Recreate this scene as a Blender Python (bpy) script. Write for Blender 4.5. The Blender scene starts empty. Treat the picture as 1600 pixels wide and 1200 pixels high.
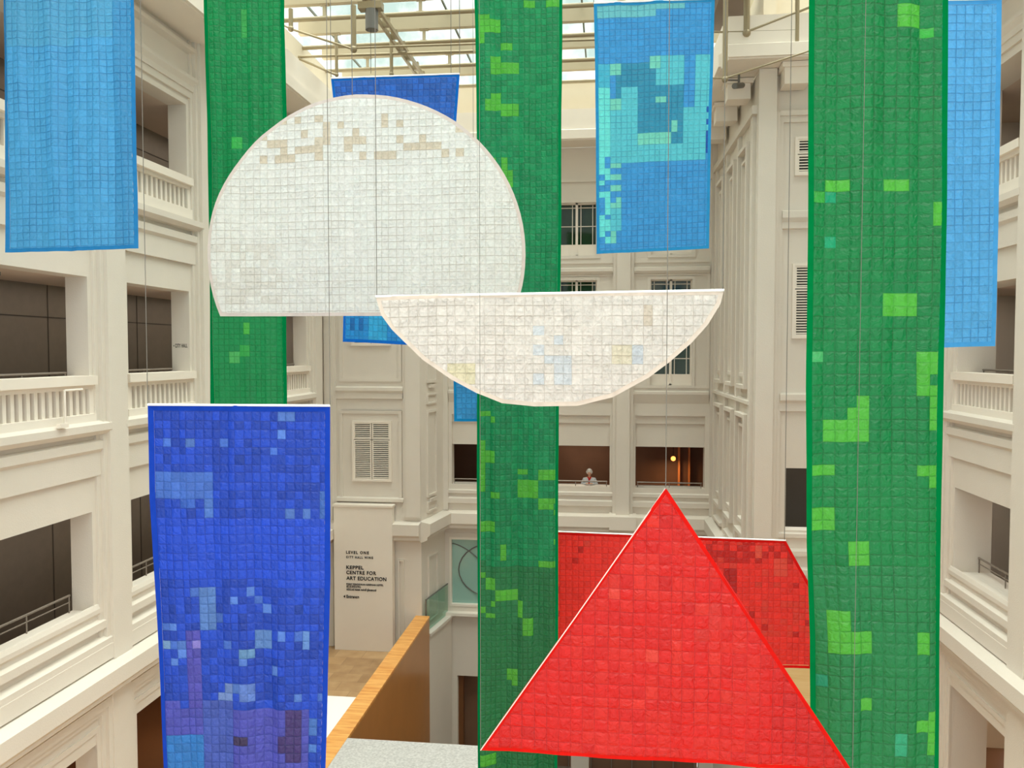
import bpy, bmesh, math, random
from mathutils import Vector, noise, Matrix
random.seed(7)
S = bpy.context.scene
COL = S.collection
# ------------------------------------------------------------------ camera, sky, light, exposure
FPX = 1250.0; YAW = math.atan(150/FPX); PITCH = math.atan(50/FPX); EYE = 9.3
cam_d = bpy.data.cameras.new('camera'); cam = bpy.data.objects.new('camera', cam_d); COL.objects.link(cam)
cam.location = (0, 0, EYE); cam.rotation_euler = (math.pi/2-PITCH, 0, YAW)
cam_d.sensor_width = 36; cam_d.lens = FPX/1600*36; cam_d.clip_start = .1; cam_d.clip_end = 300
S.camera = cam
S.view_settings.view_transform = 'Standard'; S.view_settings.look = 'None'
S.view_settings.exposure = 1.08; S.view_settings.gamma = 1.0; S.view_settings.use_curve_mapping = False
w = bpy.data.worlds.new('world'); S.world = w; w.use_nodes = True
nt = w.node_tree; nt.nodes.clear()
o_ = nt.nodes.new('ShaderNodeOutputWorld'); bg = nt.nodes.new('ShaderNodeBackground')
tc = nt.nodes.new('ShaderNodeTexCoord'); nz = nt.nodes.new('ShaderNodeTexNoise'); cr = nt.nodes.new('ShaderNodeValToRGB')
nz.inputs['Scale'].default_value = 9; nz.inputs['Detail'].default_value = 6; nz.inputs['Roughness'].default_value = .6
cr.color_ramp.elements[0].position = .43; cr.color_ramp.elements[0].color = (.44, .53, .51, 1)
cr.color_ramp.elements[1].position = .60; cr.color_ramp.elements[1].color = (1, .985, .95, 1)
nt.links.new(tc.outputs['Generated'], nz.inputs['Vector']); nt.links.new(nz.outputs['Fac'], cr.inputs['Fac'])
nt.links.new(cr.outputs['Color'], bg.inputs['Color']); nt.links.new(bg.outputs[0], o_.inputs[0])
bg.inputs['Strength'].default_value = 0.9
sd = bpy.data.lights.new('sun', 'SUN'); sd.energy = 4.5; sd.angle = math.radians(80); sd.color = (1, .98, .94)
so = bpy.data.objects.new('sun', sd); COL.objects.link(so); so.rotation_euler = (math.radians(-5), math.radians(3), 0); so.location = (0, 10, 30)
def lamp(name, loc, e, size, col, sy=None, rot=(0, 0, 0)):
    l = bpy.data.lights.new(name, 'AREA'); l.energy = e; l.size = size; l.color = col
    if sy: l.shape = 'RECTANGLE'; l.size_y = sy
    o = bpy.data.objects.new(name, l); COL.objects.link(o); o.location = loc; o.rotation_euler = rot; return o
# ------------------------------------------------------------------ projection helpers (pixel of the photograph -> point of the place)
s_, c_ = math.sin(YAW), math.cos(YAW); sp_, cp_ = math.sin(PITCH), math.cos(PITCH)
CF = Vector((-s_*cp_, c_*cp_, -sp_)); CR = Vector((c_, s_, 0)); CU = Vector((-s_*sp_, c_*sp_, cp_))
def ray(px, py): return CF + CR*((px-800)/FPX) + CU*((600-py)/FPX)
def AY(px, py, y):
    d = ray(px, py); d = d*(y/d.y); return Vector((d.x, y, EYE+d.z))
def lin(c, k=255.0):
    r = []
    for v in c[:3]:
        v = max(0, min(1, v/k)); r.append(v/12.92 if v <= .04045 else ((v+.055)/1.055)**2.4)
    return r
# ------------------------------------------------------------------ materials
MATS = {}
def mat(name, rgb, rough=.7, metal=0, noise_amt=0.0, nscale=3.0, bump=0.0, bscale=60.0, emit=0, spec=.3):
    if name in MATS: return MATS[name]
    m = bpy.data.materials.new(name); m.use_nodes = True; t = m.node_tree; b = t.nodes['Principled BSDF']
    c = lin(rgb); b.inputs['Base Color'].default_value = (*c, 1); b.inputs['Roughness'].default_value = rough
    b.inputs['Metallic'].default_value = metal; b.inputs['Specular IOR Level'].default_value = spec
    g = t.nodes.new('ShaderNodeNewGeometry')
    if noise_amt:
        n = t.nodes.new('ShaderNodeTexNoise'); n.inputs['Scale'].default_value = nscale; n.inputs['Detail'].default_value = 5
        r = t.nodes.new('ShaderNodeMapRange'); r.inputs['To Min'].default_value = 1-noise_amt; r.inputs['To Max'].default_value = 1+noise_amt
        x = t.nodes.new('ShaderNodeVectorMath'); x.operation = 'SCALE'; x.inputs[0].default_value = c
        t.links.new(g.outputs['Position'], n.inputs['Vector']); t.links.new(n.outputs['Fac'], r.inputs['Value'])
        t.links.new(r.outputs[0], x.inputs['Scale']); t.links.new(x.outputs[0], b.inputs['Base Color'])
    if bump:
        n = t.nodes.new('ShaderNodeTexNoise'); n.inputs['Scale'].default_value = bscale
        q = t.nodes.new('ShaderNodeBump'); q.inputs['Strength'].default_value = bump; q.inputs['Distance'].default_value = .01
        t.links.new(g.outputs['Position'], n.inputs['Vector']); t.links.new(n.outputs['Fac'], q.inputs['Height']); t.links.new(q.outputs[0], b.inputs['Normal'])
    if emit:
        b.inputs['Emission Color'].default_value = (*c, 1); b.inputs['Emission Strength'].default_value = emit
    MATS[name] = m; return m
PLAS = mat('painted_plaster', (224, 215, 202), .8, noise_amt=.03, nscale=2.0, bump=.25, bscale=40)
TRIM = mat('white_trim_paint', (238, 228, 214), .7, noise_amt=.02)
DARKW = mat('dark_bronze_panel', (122, 112, 100), .45, noise_amt=.12, nscale=6)
GROOVE = mat('dark_groove', (66, 60, 54), .6, noise_amt=.05)
BROWNIN = mat('brown_interior', (120, 90, 70), .6, noise_amt=.25, nscale=1.2)
BROWNF = mat('brown_gallery_floor', (112, 84, 62), .5, noise_amt=.15, nscale=1.5)
SOFF = mat('corridor_soffit', (215, 196, 178), .8, noise_amt=.03)
BEAM = mat('beige_steel', (190, 176, 148), .5, noise_amt=.03)
TUBE = mat('pale_steel_tube', (160, 146, 118), .35, .3, noise_amt=.04)
DSTEEL = mat('grey_steel', (120, 118, 114), .4, .4, noise_amt=.06)
RAILM = mat('rail_metal', (150, 140, 130), .35, .6, noise_amt=.05)
CABLE = mat('cable', (118, 112, 104), .5, noise_amt=.02)
BLACK = mat('sign_black', (28, 26, 24), .6, noise_amt=.02)
WHITEB = mat('white_lacquer', (250, 250, 248), .4, noise_amt=.01)
BRONZE = mat('polished_bronze_board', (186, 126, 64), .3, .0, noise_amt=.12, nscale=1.5, spec=.6)
GRAN = mat('grey_granite', (190, 188, 184), .4, noise_amt=.5, nscale=22)
def wood_mat(name, a, b, scale, axis, rough=.4):
    m = bpy.data.materials.new(name); m.use_nodes = True; t = m.node_tree; p = t.nodes['Principled BSDF']; p.inputs['Roughness'].default_value = rough
    g = t.nodes.new('ShaderNodeNewGeometry'); mp = t.nodes.new('ShaderNodeMapping'); mp.inputs['Scale'].default_value = scale
    n = t.nodes.new('ShaderNodeTexNoise'); n.inputs['Scale'].default_value = 1; n.inputs['Detail'].default_value = 6; n.inputs['Roughness'].default_value = .65
    r = t.nodes.new('ShaderNodeValToRGB'); r.color_ramp.elements[0].position = .35; r.color_ramp.elements[0].color = (*lin(a), 1); r.color_ramp.elements[1].position = .65; r.color_ramp.elements[1].color = (*lin(b), 1)
    t.links.new(g.outputs['Position'], mp.inputs[0]); t.links.new(mp.outputs[0], n.inputs['Vector']); t.links.new(n.outputs['Fac'], r.inputs['Fac']); t.links.new(r.outputs[0], p.inputs['Base Color'])
    return m
WOOD = wood_mat('orange_wood', (214, 140, 66), (240, 182, 104), (1.2, 9, 3), 0)
PWOOD = wood_mat('pale_timber', (240, 205, 140), (250, 222, 165), (.8, 2, 12), 0)
def floor_mat():
    m = bpy.data.materials.new('stone_floor'); m.use_nodes = True; t = m.node_tree; p = t.nodes['Principled BSDF']; p.inputs['Roughness'].default_value = .35
    g = t.nodes.new('ShaderNodeNewGeometry'); br = t.nodes.new('ShaderNodeTexBrick'); br.inputs['Scale'].default_value = 1.0
    br.inputs['Color1'].default_value = (*lin((196, 160, 116)), 1); br.inputs['Color2'].default_value = (*lin((168, 132, 92)), 1); br.inputs['Mortar'].default_value = (*lin((150, 120, 88)), 1)
    br.inputs['Mortar Size'].default_value = .006; br.inputs['Brick Width'].default_value = .9; br.inputs['Row Height'].default_value = .6
    n = t.nodes.new('ShaderNodeTexNoise'); n.inputs['Scale'].default_value = 2.5; n.inputs['Detail'].default_value = 6
    mx = t.nodes.new('ShaderNodeMix'); mx.data_type = 'RGBA'; mx.blend_type = 'SOFT_LIGHT'; mx.inputs[0].default_value = .6
    t.links.new(g.outputs['Position'], br.inputs['Vector']); t.links.new(g.outputs['Position'], n.inputs['Vector'])
    t.links.new(br.outputs['Color'], mx.inputs[6]); t.links.new(n.outputs['Fac'], mx.inputs[7]); t.links.new(mx.outputs[2], p.inputs['Base Color'])
    return m
FLOOR = floor_mat()
def glass_mat(name, tint, gloss=.12):
    m = bpy.data.materials.new(name); m.use_nodes = True; t = m.node_tree; t.nodes.clear()
    o = t.nodes.new('ShaderNodeOutputMaterial'); a = t.nodes.new('ShaderNodeBsdfTransparent'); b = t.nodes.new('ShaderNodeBsdfGlossy'); x = t.nodes.new('ShaderNodeMixShader')
    a.inputs[0].default_value = (*tint, 1); b.inputs['Roughness'].default_value = .05; x.inputs[0].default_value = gloss
    t.links.new(a.outputs[0], x.inputs[1]); t.links.new(b.outputs[0], x.inputs[2]); t.links.new(x.outputs[0], o.inputs[0]); return m
SKYG = glass_mat('skylight_glass', (.93, .97, .95), .06)
GREENG = glass_mat('green_tinted_glass', (.78, .90, .85), .12)
WING = glass_mat('window_glass', (.7, .78, .72), .03)
TEALG = mat('frosted_teal_glass', (150, 190, 178), .15, noise_amt=.08, nscale=1.5, spec=.7)
WINDARK = mat('green_grey_blind', (88, 94, 74), .6, noise_amt=.25, nscale=2.5)
def fabric_mat(name, seam_col, seam_w=.05, trans=.55, bump=.8, rowk=1.0):
    """quilt of small patches: patch colour attribute, doubled cloth (darker) at the seams, plus painted pleat shade along widened rows"""
    m = bpy.data.materials.new(name); m.use_nodes = True; t = m.node_tree; t.nodes.clear(); N = t.nodes.new; L = t.links.new
    out = N('ShaderNodeOutputMaterial'); at = N('ShaderNodeAttribute'); at.attribute_name = 'patch'
    uv = N('ShaderNodeUVMap'); uv.uv_map = 'cells'
    n1 = N('ShaderNodeTexNoise'); n1.inputs['Scale'].default_value = 1.3; n1.inputs['Detail'].default_value = 2; L(uv.outputs[0], n1.inputs['Vector'])
    sb = N('ShaderNodeVectorMath'); sb.operation = 'SUBTRACT'; sb.inputs[1].default_value = (.5, .5, .5); L(n1.outputs['Color'], sb.inputs[0])
    sc = N('ShaderNodeVectorMath'); sc.operation = 'SCALE'; sc.inputs['Scale'].default_value = .16; L(sb.outputs[0], sc.inputs[0])
    ad = N('ShaderNodeVectorMath'); ad.operation = 'ADD'; L(uv.outputs[0], ad.inputs[0]); L(sc.outputs[0], ad.inputs[1])
    sx = N('ShaderNodeSeparateXYZ'); L(ad.outputs[0], sx.inputs[0])
    ds = []
    for ax in ('X', 'Y'):
        pp = N('ShaderNodeMath'); pp.operation = 'PINGPONG'; pp.inputs[1].default_value = .5; L(sx.outputs[ax], pp.inputs[0]); ds.append(pp)
    mn = N('ShaderNodeMath'); mn.operation = 'MINIMUM'; L(ds[0].outputs[0], mn.inputs[0])
    rk = N('ShaderNodeMath'); rk.operation = 'MULTIPLY'; rk.inputs[1].default_value = rowk; L(ds[1].outputs[0], rk.inputs[0]); L(rk.outputs[0], mn.inputs[1])  # widened row seams put pleat shade into the white quilts' colour
    n3 = N('ShaderNodeTexNoise'); n3.inputs['Scale'].default_value = .22; n3.inputs['Detail'].default_value = 2; L(uv.outputs[0], n3.inputs['Vector'])
    mr = N('ShaderNodeMapRange'); mr.inputs['From Min'].default_value = seam_w*.5; mr.inputs['From Max'].default_value = seam_w*1.5; mr.inputs['To Min'].default_value = 1; mr.inputs['To Max'].default_value = 0; L(mn.outputs[0], mr.inputs['Value'])
    fr = N('ShaderNodeMapRange'); fr.inputs['From Min'].default_value = .35; fr.inputs['From Max'].default_value = .6; fr.inputs['To Min'].default_value = .35; fr.inputs['To Max'].default_value = .95; L(n3.outputs['Fac'], fr.inputs['Value'])
    ml = N('ShaderNodeMath'); ml.operation = 'MULTIPLY'; L(mr.outputs[0], ml.inputs[0]); L(fr.outputs[0], ml.inputs[1])
    mu = N('ShaderNodeMix'); mu.data_type = 'RGBA'; mu.blend_type = 'MULTIPLY'; mu.inputs[0].default_value = 1; L(at.outputs['Color'], mu.inputs[6]); mu.inputs[7].default_value = (*seam_col, 1)
    mx = N('ShaderNodeMix'); mx.data_type = 'RGBA'; L(ml.outputs[0], mx.inputs[0]); L(at.outputs['Color'], mx.inputs[6]); L(mu.outputs[2], mx.inputs[7])
    n4 = N('ShaderNodeTexNoise'); n4.inputs['Scale'].default_value = 3; n4.inputs['Detail'].default_value = 5; L(uv.outputs[0], n4.inputs['Vector'])
    v4 = N('ShaderNodeMapRange'); v4.inputs['To Min'].default_value = .86; v4.inputs['To Max'].default_value = 1.12; L(n4.outputs['Fac'], v4.inputs['Value'])
    fx = N('ShaderNodeVectorMath'); fx.operation = 'SCALE'; L(mx.outputs[2], fx.inputs[0]); L(v4.outputs[0], fx.inputs['Scale'])
    n2 = N('ShaderNodeTexNoise'); n2.inputs['Scale'].default_value = 1.6; n2.inputs['Detail'].default_value = 4; n2.inputs['Distortion'].default_value = 1.2; L(uv.outputs[0], n2.inputs['Vector'])
    hp = N('ShaderNodeMapRange'); hp.inputs['From Max'].default_value = .3; hp.interpolation_type = 'SMOOTHSTEP'; L(mn.outputs[0], hp.inputs['Value'])
    ha = N('ShaderNodeMath'); ha.operation = 'ADD'; L(n2.outputs['Fac'], ha.inputs[0])
    hs = N('ShaderNodeMath'); hs.operation = 'MULTIPLY'; hs.inputs[1].default_value = .35; L(hp.outputs[0], hs.inputs[0]); L(hs.outputs[0], ha.inputs[1])
    bp = N('ShaderNodeBump'); bp.inputs['Strength'].default_value = bump; bp.inputs['Distance'].default_value = .032; L(ha.outputs[0], bp.inputs['Height'])
    df = N('ShaderNodeBsdfDiffuse'); tr = N('ShaderNodeBsdfTranslucent'); x = N('ShaderNodeMixShader'); x.inputs[0].default_value = trans
    for q in (df, tr): L(fx.outputs[0], q.inputs['Color']); L(bp.outputs[0], q.inputs['Normal'])
    gl = N('ShaderNodeBsdfGlossy'); gl.inputs['Roughness'].default_value = .45; L(bp.outputs[0], gl.inputs['Normal'])
    y = N('ShaderNodeMixShader'); y.inputs[0].default_value = .035
    L(df.outputs[0], x.inputs[1]); L(tr.outputs[0], x.inputs[2]); L(x.outputs[0], y.inputs[1]); L(gl.outputs[0], y.inputs[2]); L(y.outputs[0], out.inputs[0])
    return m
def hem_mat(name, rgb, trans=.4):
    m = bpy.data.materials.new(name); m.use_nodes = True; t = m.node_tree; t.nodes.clear(); N = t.nodes.new; L = t.links.new
    out = N('ShaderNodeOutputMaterial'); df = N('ShaderNodeBsdfDiffuse'); tr = N('ShaderNodeBsdfTranslucent'); x = N('ShaderNodeMixShader'); x.inputs[0].default_value = trans
    g = N('ShaderNodeNewGeometry'); n = N('ShaderNodeTexNoise'); n.inputs['Scale'].default_value = 12; L(g.outputs['Position'], n.inputs['Vector'])
    v = N('ShaderNodeMapRange'); v.inputs['To Min'].default_value = .85; v.inputs['To Max'].default_value = 1.15; L(n.outputs['Fac'], v.inputs['Value'])
    f = N('ShaderNodeVectorMath'); f.operation = 'SCALE'; f.inputs[0].default_value = lin(rgb); L(v.outputs[0], f.inputs['Scale'])
    L(f.outputs[0], df.inputs[0]); L(f.outputs[0], tr.inputs[0]); L(df.outputs[0], x.inputs[1]); L(tr.outputs[0], x.inputs[2]); L(x.outputs[0], out.inputs[0]); return m
# ------------------------------------------------------------------ object helpers
def tag(o, label=None, cat=None, group=None, kind=None):
    if label: o['label'] = label
    if cat: o['category'] = cat
    if group: o['group'] = group
    if kind: o['kind'] = kind
    return o
def thing(name, label, cat, loc=(0, 0, 0), group=None):
    o = bpy.data.objects.new(name, None); COL.objects.link(o); o.location = loc; o.empty_display_size = .2
    return tag(o, label, cat, group)
class MB:
    def __init__(s): s.v = []; s.f = []; s.sm = []
    def box(s, x0, x1, y0, y1, z0, z1):
        i = len(s.v); s.v += [(x, y, z) for z in (z0, z1) for y in (y0, y1) for x in (x0, x1)]
        s.f += [(i, i+2, i+3, i+1), (i+4, i+5, i+7, i+6), (i, i+1, i+5, i+4), (i+2, i+6, i+7, i+3), (i, i+4, i+6, i+2), (i+1, i+3, i+7, i+5)]; s.sm += [0]*6; return s
    def pts(s, P, F, sm=0):
        i = len(s.v); s.v += [tuple(p) for p in P]; s.f += [tuple(k+i for k in f) for f in F]; s.sm += [sm]*len(F); return s
    def tube(s, a, b, r, n=10, r2=None):
        a, b = Vector(a), Vector(b); d = (b-a).normalized(); u = d.orthogonal().normalized(); v = d.cross(u); r2 = r if r2 is None else r2
        P = [a+(u*math.cos(t)+v*math.sin(t))*r for t in [2*math.pi*k/n for k in range(n)]] + [b+(u*math.cos(t)+v*math.sin(t))*r2 for t in [2*math.pi*k/n for k in range(n)]]
        F = [(k, (k+1) % n, n+(k+1) % n, n+k) for k in range(n)]
        s.pts(P, F, 1); s.pts(P[:n], [tuple(range(n))[::-1]]); s.pts(P[n:], [tuple(range(n))]); return s
    def ball(s, c, r, n=10, m=6, sz=1):
        P = []; F = []
        for j in range(m+1):
            for k in range(n):
                a = math.pi*j/m; b = 2*math.pi*k/n; P.append((c[0]+r*math.sin(a)*math.cos(b), c[1]+r*math.sin(a)*math.sin(b), c[2]+r*sz*math.cos(a)))
        for j in range(m):
            for k in range(n): F.append((j*n+k, (j+1)*n+k, (j+1)*n+(k+1) % n, j*n+(k+1) % n))
        return s.pts(P, F, 1)
    def prism(s, prof, fr, u0, u1):
        """profile polygon [(n,z)...] extruded along u in frame fr"""
        n = len(prof); P = [fr.p(u0, a, z) for a, z in prof]+[fr.p(u1, a, z) for a, z in prof]
        return s.pts(P, [tuple(range(n)), tuple(range(2*n-1, n-1, -1))]+[(k, (k+1) % n, n+(k+1) % n, n+k) for k in range(n)])
    def fbox(s, fr, u0, u1, n0, n1, z0, z1):
        P = [fr.p(u, n, z) for z in (z0, z1) for n in (n0, n1) for u in (u0, u1)]
        return s.pts(P, [(0, 2, 3, 1), (4, 5, 7, 6), (0, 1, 5, 4), (2, 6, 7, 3), (0, 4, 6, 2), (1, 3, 7, 5)])
    def frame(s, fr, u0, u1, z0, z1, n0, n1, wd, bottom=True):
        s.fbox(fr, u0, u0+wd, n0, n1, z0, z1); s.fbox(fr, u1-wd, u1, n0, n1, z0, z1); s.fbox(fr, u0+wd, u1-wd, n0, n1, z1-wd, z1)
        if bottom: s.fbox(fr, u0+wd, u1-wd, n0, n1, z0, z0+wd)
        return s
    def build(s, name, m, parent=None, bevel=0):
        me = bpy.data.meshes.new(name)
        org = Vector((0, 0, 0))
        if parent is not None: org = parent_world(parent)
        me.from_pydata([Vector(p)-org for p in s.v], [], s.f); me.materials.append(m)
        bm = bmesh.new(); bm.from_mesh(me); bmesh.ops.recalc_face_normals(bm, faces=bm.faces)
        bm.to_mesh(me); bm.free()
        for p, q in zip(me.polygons, s.sm): p.use_smooth = bool(q)
        o = bpy.data.objects.new(name, me); COL.objects.link(o); o.parent = parent; return o
def parent_world(o):
    p = Vector((0, 0, 0))
    while o is not None: p += Vector(o.location); o = o.parent
    return p
def struct(o): o['kind'] = 'structure'; return o
class Fr:
    def __init__(s, o, u, n): s.o = Vector((o[0], o[1], 0)); s.u = Vector((u[0], u[1], 0)).normalized(); s.n = Vector((n[0], n[1], 0)).normalized()
    def p(s, u, n, z): q = s.o+s.u*u+s.n*n; return Vector((q.x, q.y, z))
# ------------------------------------------------------------------ the setting
XL, XR, YF = -9.16, 7.3, 27.0
Z1 = -.3; ZT = 16.1
FL = Fr((XL, 0), (0, 1), (1, 0)); FRR = Fr((XR, 0), (0, 1), (-1, 0))
# level table: (floor, opening bottom, opening top)
LEV = [(-.3, -.3, 2.2), (3.5, 4.64, 6.44), (7.85, 8.0, 10.63), (12.0, 12.2, 14.69)]
def side_wall(nm, fr, pils, t, y0, y1):
    m = MB(); P = .28
    ops = []
    for a, b in zip(pils[:-1], pils[1:]): ops.append((a+P+.32, b-P-.3))
    # piers behind pilasters
    edges = [y0]+[e for o in ops for e in o]+[y1]
    for k in range(0, len(edges), 2): m.fbox(fr, edges[k], edges[k+1], -t, 0, Z1, ZT)
    for (u0, u1) in ops:
        for za, zb in ((2.2, 4.64), (6.44, 8.0), (10.63, 12.2), (14.69, ZT)): m.fbox(fr, u0, u1, -t, 0, za, zb)
    for c in pils:
        if c > y1: continue
        m.fbox(fr, c-P, c+P, 0, .185, 3.56, ZT); m.fbox(fr, c-P-.1, c+P+.1, 0, .117, 3.56, ZT); m.fbox(fr, c-P-.2, c+P+.2, 0, .047, 3.56, ZT)
        m.fbox(fr, c-P, c+P, 0, .14, Z1, 3.2); m.fbox(fr, c-P-.12, c+P+.12, 0, .07, Z1, 3.2)
    for a, b in zip(pils[:-1], pils[1:]):
        u0, u1 = a+P-.05, b-P+.05; b = min(b, y1)
        # upper ledges (sloping tops catch the light)
        m.prism([(0, 15.3), (.14, 15.3), (.14, 15.22), (.08, 15.12), (.08, 15.0), (0, 15.0)], fr, u0, u1)
        m.prism([(0, 15.95), (.12, 15.95), (.12, 15.86), (0, 15.80)], fr, u0, u1)
        m.fbox(fr, u0+.1, u1-.1, 0, .05, 14.85, 15.0)
        for zb in (0, 4.15):     # ledge groups under the level-3 and level-4 balustrades
            m.prism([(-.05, 8.10+zb), (.2, 8.02+zb), (.2, 7.9+zb), (.12, 7.82+zb), (-.05, 7.80+zb)], fr, u0, u1)
            m.prism([(-.01, 7.74+zb), (.11, 7.70+zb), (.11, 7.56+zb), (.06, 7.5+zb), (-.01, 7.5+zb)], fr, u0, u1)
            m.fbox(fr, u0, u1, -.01, .06, 7.08+zb, 7.5+zb)
        m.prism([(-.02, 4.74), (.02, 4.74), (.05, 4.66), (.05, 4.58), (-.02, 4.5)], fr, u0+.22, u1-.22)
        m.prism([(-.02, 4.46), (.10, 4.42), (.10, 4.28), (-.02, 4.28)], fr, u0+.1, u1-.1)
        m.prism([(-.02, 4.14), (.16, 4.09), (.16, 3.96), (-.02, 3.96)], fr, u0, u1)
        # level-1 nested frames round the opening
        m.frame(fr, u0, u1, Z1, 2.98, 0, .12, .16, False); m.frame(fr, u0+.16, u1-.16, Z1, 2.82, 0, .06, .12, False); m.frame(fr, u0+.28, u1-.28, Z1, 2.52, 0, .03, .1, False)
    m.prism([(0, 3.70), (.42, 3.60), (.42, 3.30), (.34, 3.22), (.34, 3.16), (.2, 3.05), (0, 3.02)], fr, y0, y1)
    m.fbox(fr, y0, y1, 0, .17, 3.7, 3.98)
    return struct(m.build('wall_'+nm, PLAS))
PL = [3.45, 6.9, 10.35, 13.8, 17.27, 20.7, 24.15]
PR = [4.1, 7.75, 11.25, 14.8, 18.4, 21.9]
side_wall('left', FL, PL, .42, 3.0, 25.0)
side_wall('right', FRR, PR, .75, 3.6, 20.3)
def galleries(nm, sx, xf, depth, y0, y1):
    """floor slabs and dark back wall of the galleries behind a side wall"""
    xa, xb = sorted((xf, xf+sx*depth))
    for k, (za, zb) in enumerate(((2.5, 3.5), (6.44, 7.85), (10.63, 12.0), (14.69, 16.1))):
        m = MB().box(xa, xb, y0, y1, za, zb); struct(m.build('ceiling_%s_gallery' % nm, SOFF))
    for zf in (3.5, 7.85, 12.0): struct(MB().box(xa, xb, y0, y1, zf, zf+.03).build('floor_%s_gallery' % nm, BROWNF))
    xa, xb = sorted((xf+sx*depth, xf+sx*(depth+.2)))
    o = struct(MB().box(xa, xb, y0, y1, 3.5, 16.1).build('wall_%s_gallery' % nm, DARKW))
    m = MB(); xg = xf+sx*(depth-.006); x0, x1 = sorted((xg, xg-sx*.004))
    y = y0+1.1
    while y < y1: m.box(x0, x1, y, y+.02, 3.5, 16.1); y += 1.52
    for z in (5.95, 9.98, 14.1): m.box(x0, x1, y0, y1, z, z+.02)
    m.build('panel_joints', GROOVE, o)
    for ye in (y0-.2, y1): struct(MB().box(min(xf, xf+sx*depth), max(xf, xf+sx*depth), ye, ye+.2, -.3, 16.1).build('wall_%s_gallery_end' % nm, PLAS))
galleries('left', -1, XL-.42, 1.5, 3.0, 24.9)
galleries('right', 1, XR+.75, 1.6, 3.6, 20.3)
# ------------------------------------------------------------------ far wall
FF = Fr((0, YF), (1, 0), (0, -1)); XA, XB = -5.58, 3.5
bays = [(-5.33, -3.06), (-2.2, .07), (.93, 3.2)]
m = MB(); t = .45
us = [XA-.4]+[e for b in bays for e in b]+[XB+.2]
for k in range(0, len(us), 2): m.fbox(FF, us[k], us[k+1], -t, 0, 3.5, ZT)
for (a, b) in bays:
    c = (a+b)/2
    m.fbox(FF, a, b, -t, 0, 3.5, 4.75); m.fbox(FF, a, b, -t, -.14, 6.12, 7.17); m.fbox(FF, a, b, -.2, -.08, 6.9, 7.17)
    m.fbox(FF, a, b, -t, 0, 7.17, 8.18); m.fbox(FF, a, c-.7, -t, 0, 8.18, 14.3); m.fbox(FF, c+.7, b, -t, 0, 8.18, 14.3)
    m.fbox(FF, c-.7, c+.7, -t, 0, 11.72, 12.5); m.fbox(FF, a, b, -t, 0, 14.3, ZT)
    m.prism([(0, 4.58), (.07, 4.55), (.07, 4.45), (0, 4.42)], FF, a-.15, b+.15)
    m.prism([(0, 4.32), (.12, 4.28), (.12, 4.12), (0, 4.08)], FF, a-.3, b+.3)
    m.fbox(FF, a-.1, b+.1, 0, .05, 7.95, 8.02); m.prism([(0, 8.02), (.12, 7.98), (.12, 7.9), (0, 7.58)], FF, a-.1, b+.1)
    m.prism([(0, 12.12), (.14, 12.08), (.14, 11.98), (.08, 11.9), (0, 11.88)], FF, a-.1, b+.1)
    m.fbox(FF, a-.1, b+.1, 0, .06, 12.25, 12.32); m.frame(FF, c-.78, c+.78, 8.1, 11.8, 0, .04, .1); m.frame(FF, c-.78, c+.78, 12.42, 14.38, 0, .04, .1)
    m.frame(FF, a-.12, b+.12, 8.1, 11.9, 0, .03, .08)
    m.fbox(FF, a-.3, b+.3, 0, .08, 14.95, 15.05)
for c in (-2.63, .5):
    m.fbox(FF, c-.22, c+.22, 0, .28, 3.8, ZT); m.fbox(FF, c-.34, c+.34, 0, .14, 3.8, ZT)
for c in (-5.6, 3.5): m.fbox(FF, c-.16, c+.16, 0, .133, 3.87, ZT)
struct(m.build('wall_far', PLAS))
# main string-course ledge along the far wall
m = MB()
prof = [(0, 3.86), (.35, 3.80), (.35, 3.45), (.25, 3.36), (.25, 3.28), (.1, 3.2), (0, 3.18)]
m.prism(prof, FF, XA, XB); m.prism([(0, 3.9), (.5, 3.84), (.5, 3.4), (.35, 3.3), (.3, 3.1), (0, 3.1)], FF, .06, .95); m.prism([(0, 3.9), (.5, 3.84), (.5, 3.4), (.35, 3.3), (.3, 3.1), (0, 3.1)], FF, -3.07, -2.2)
struct(m.build('trim_1', TRIM))
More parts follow.
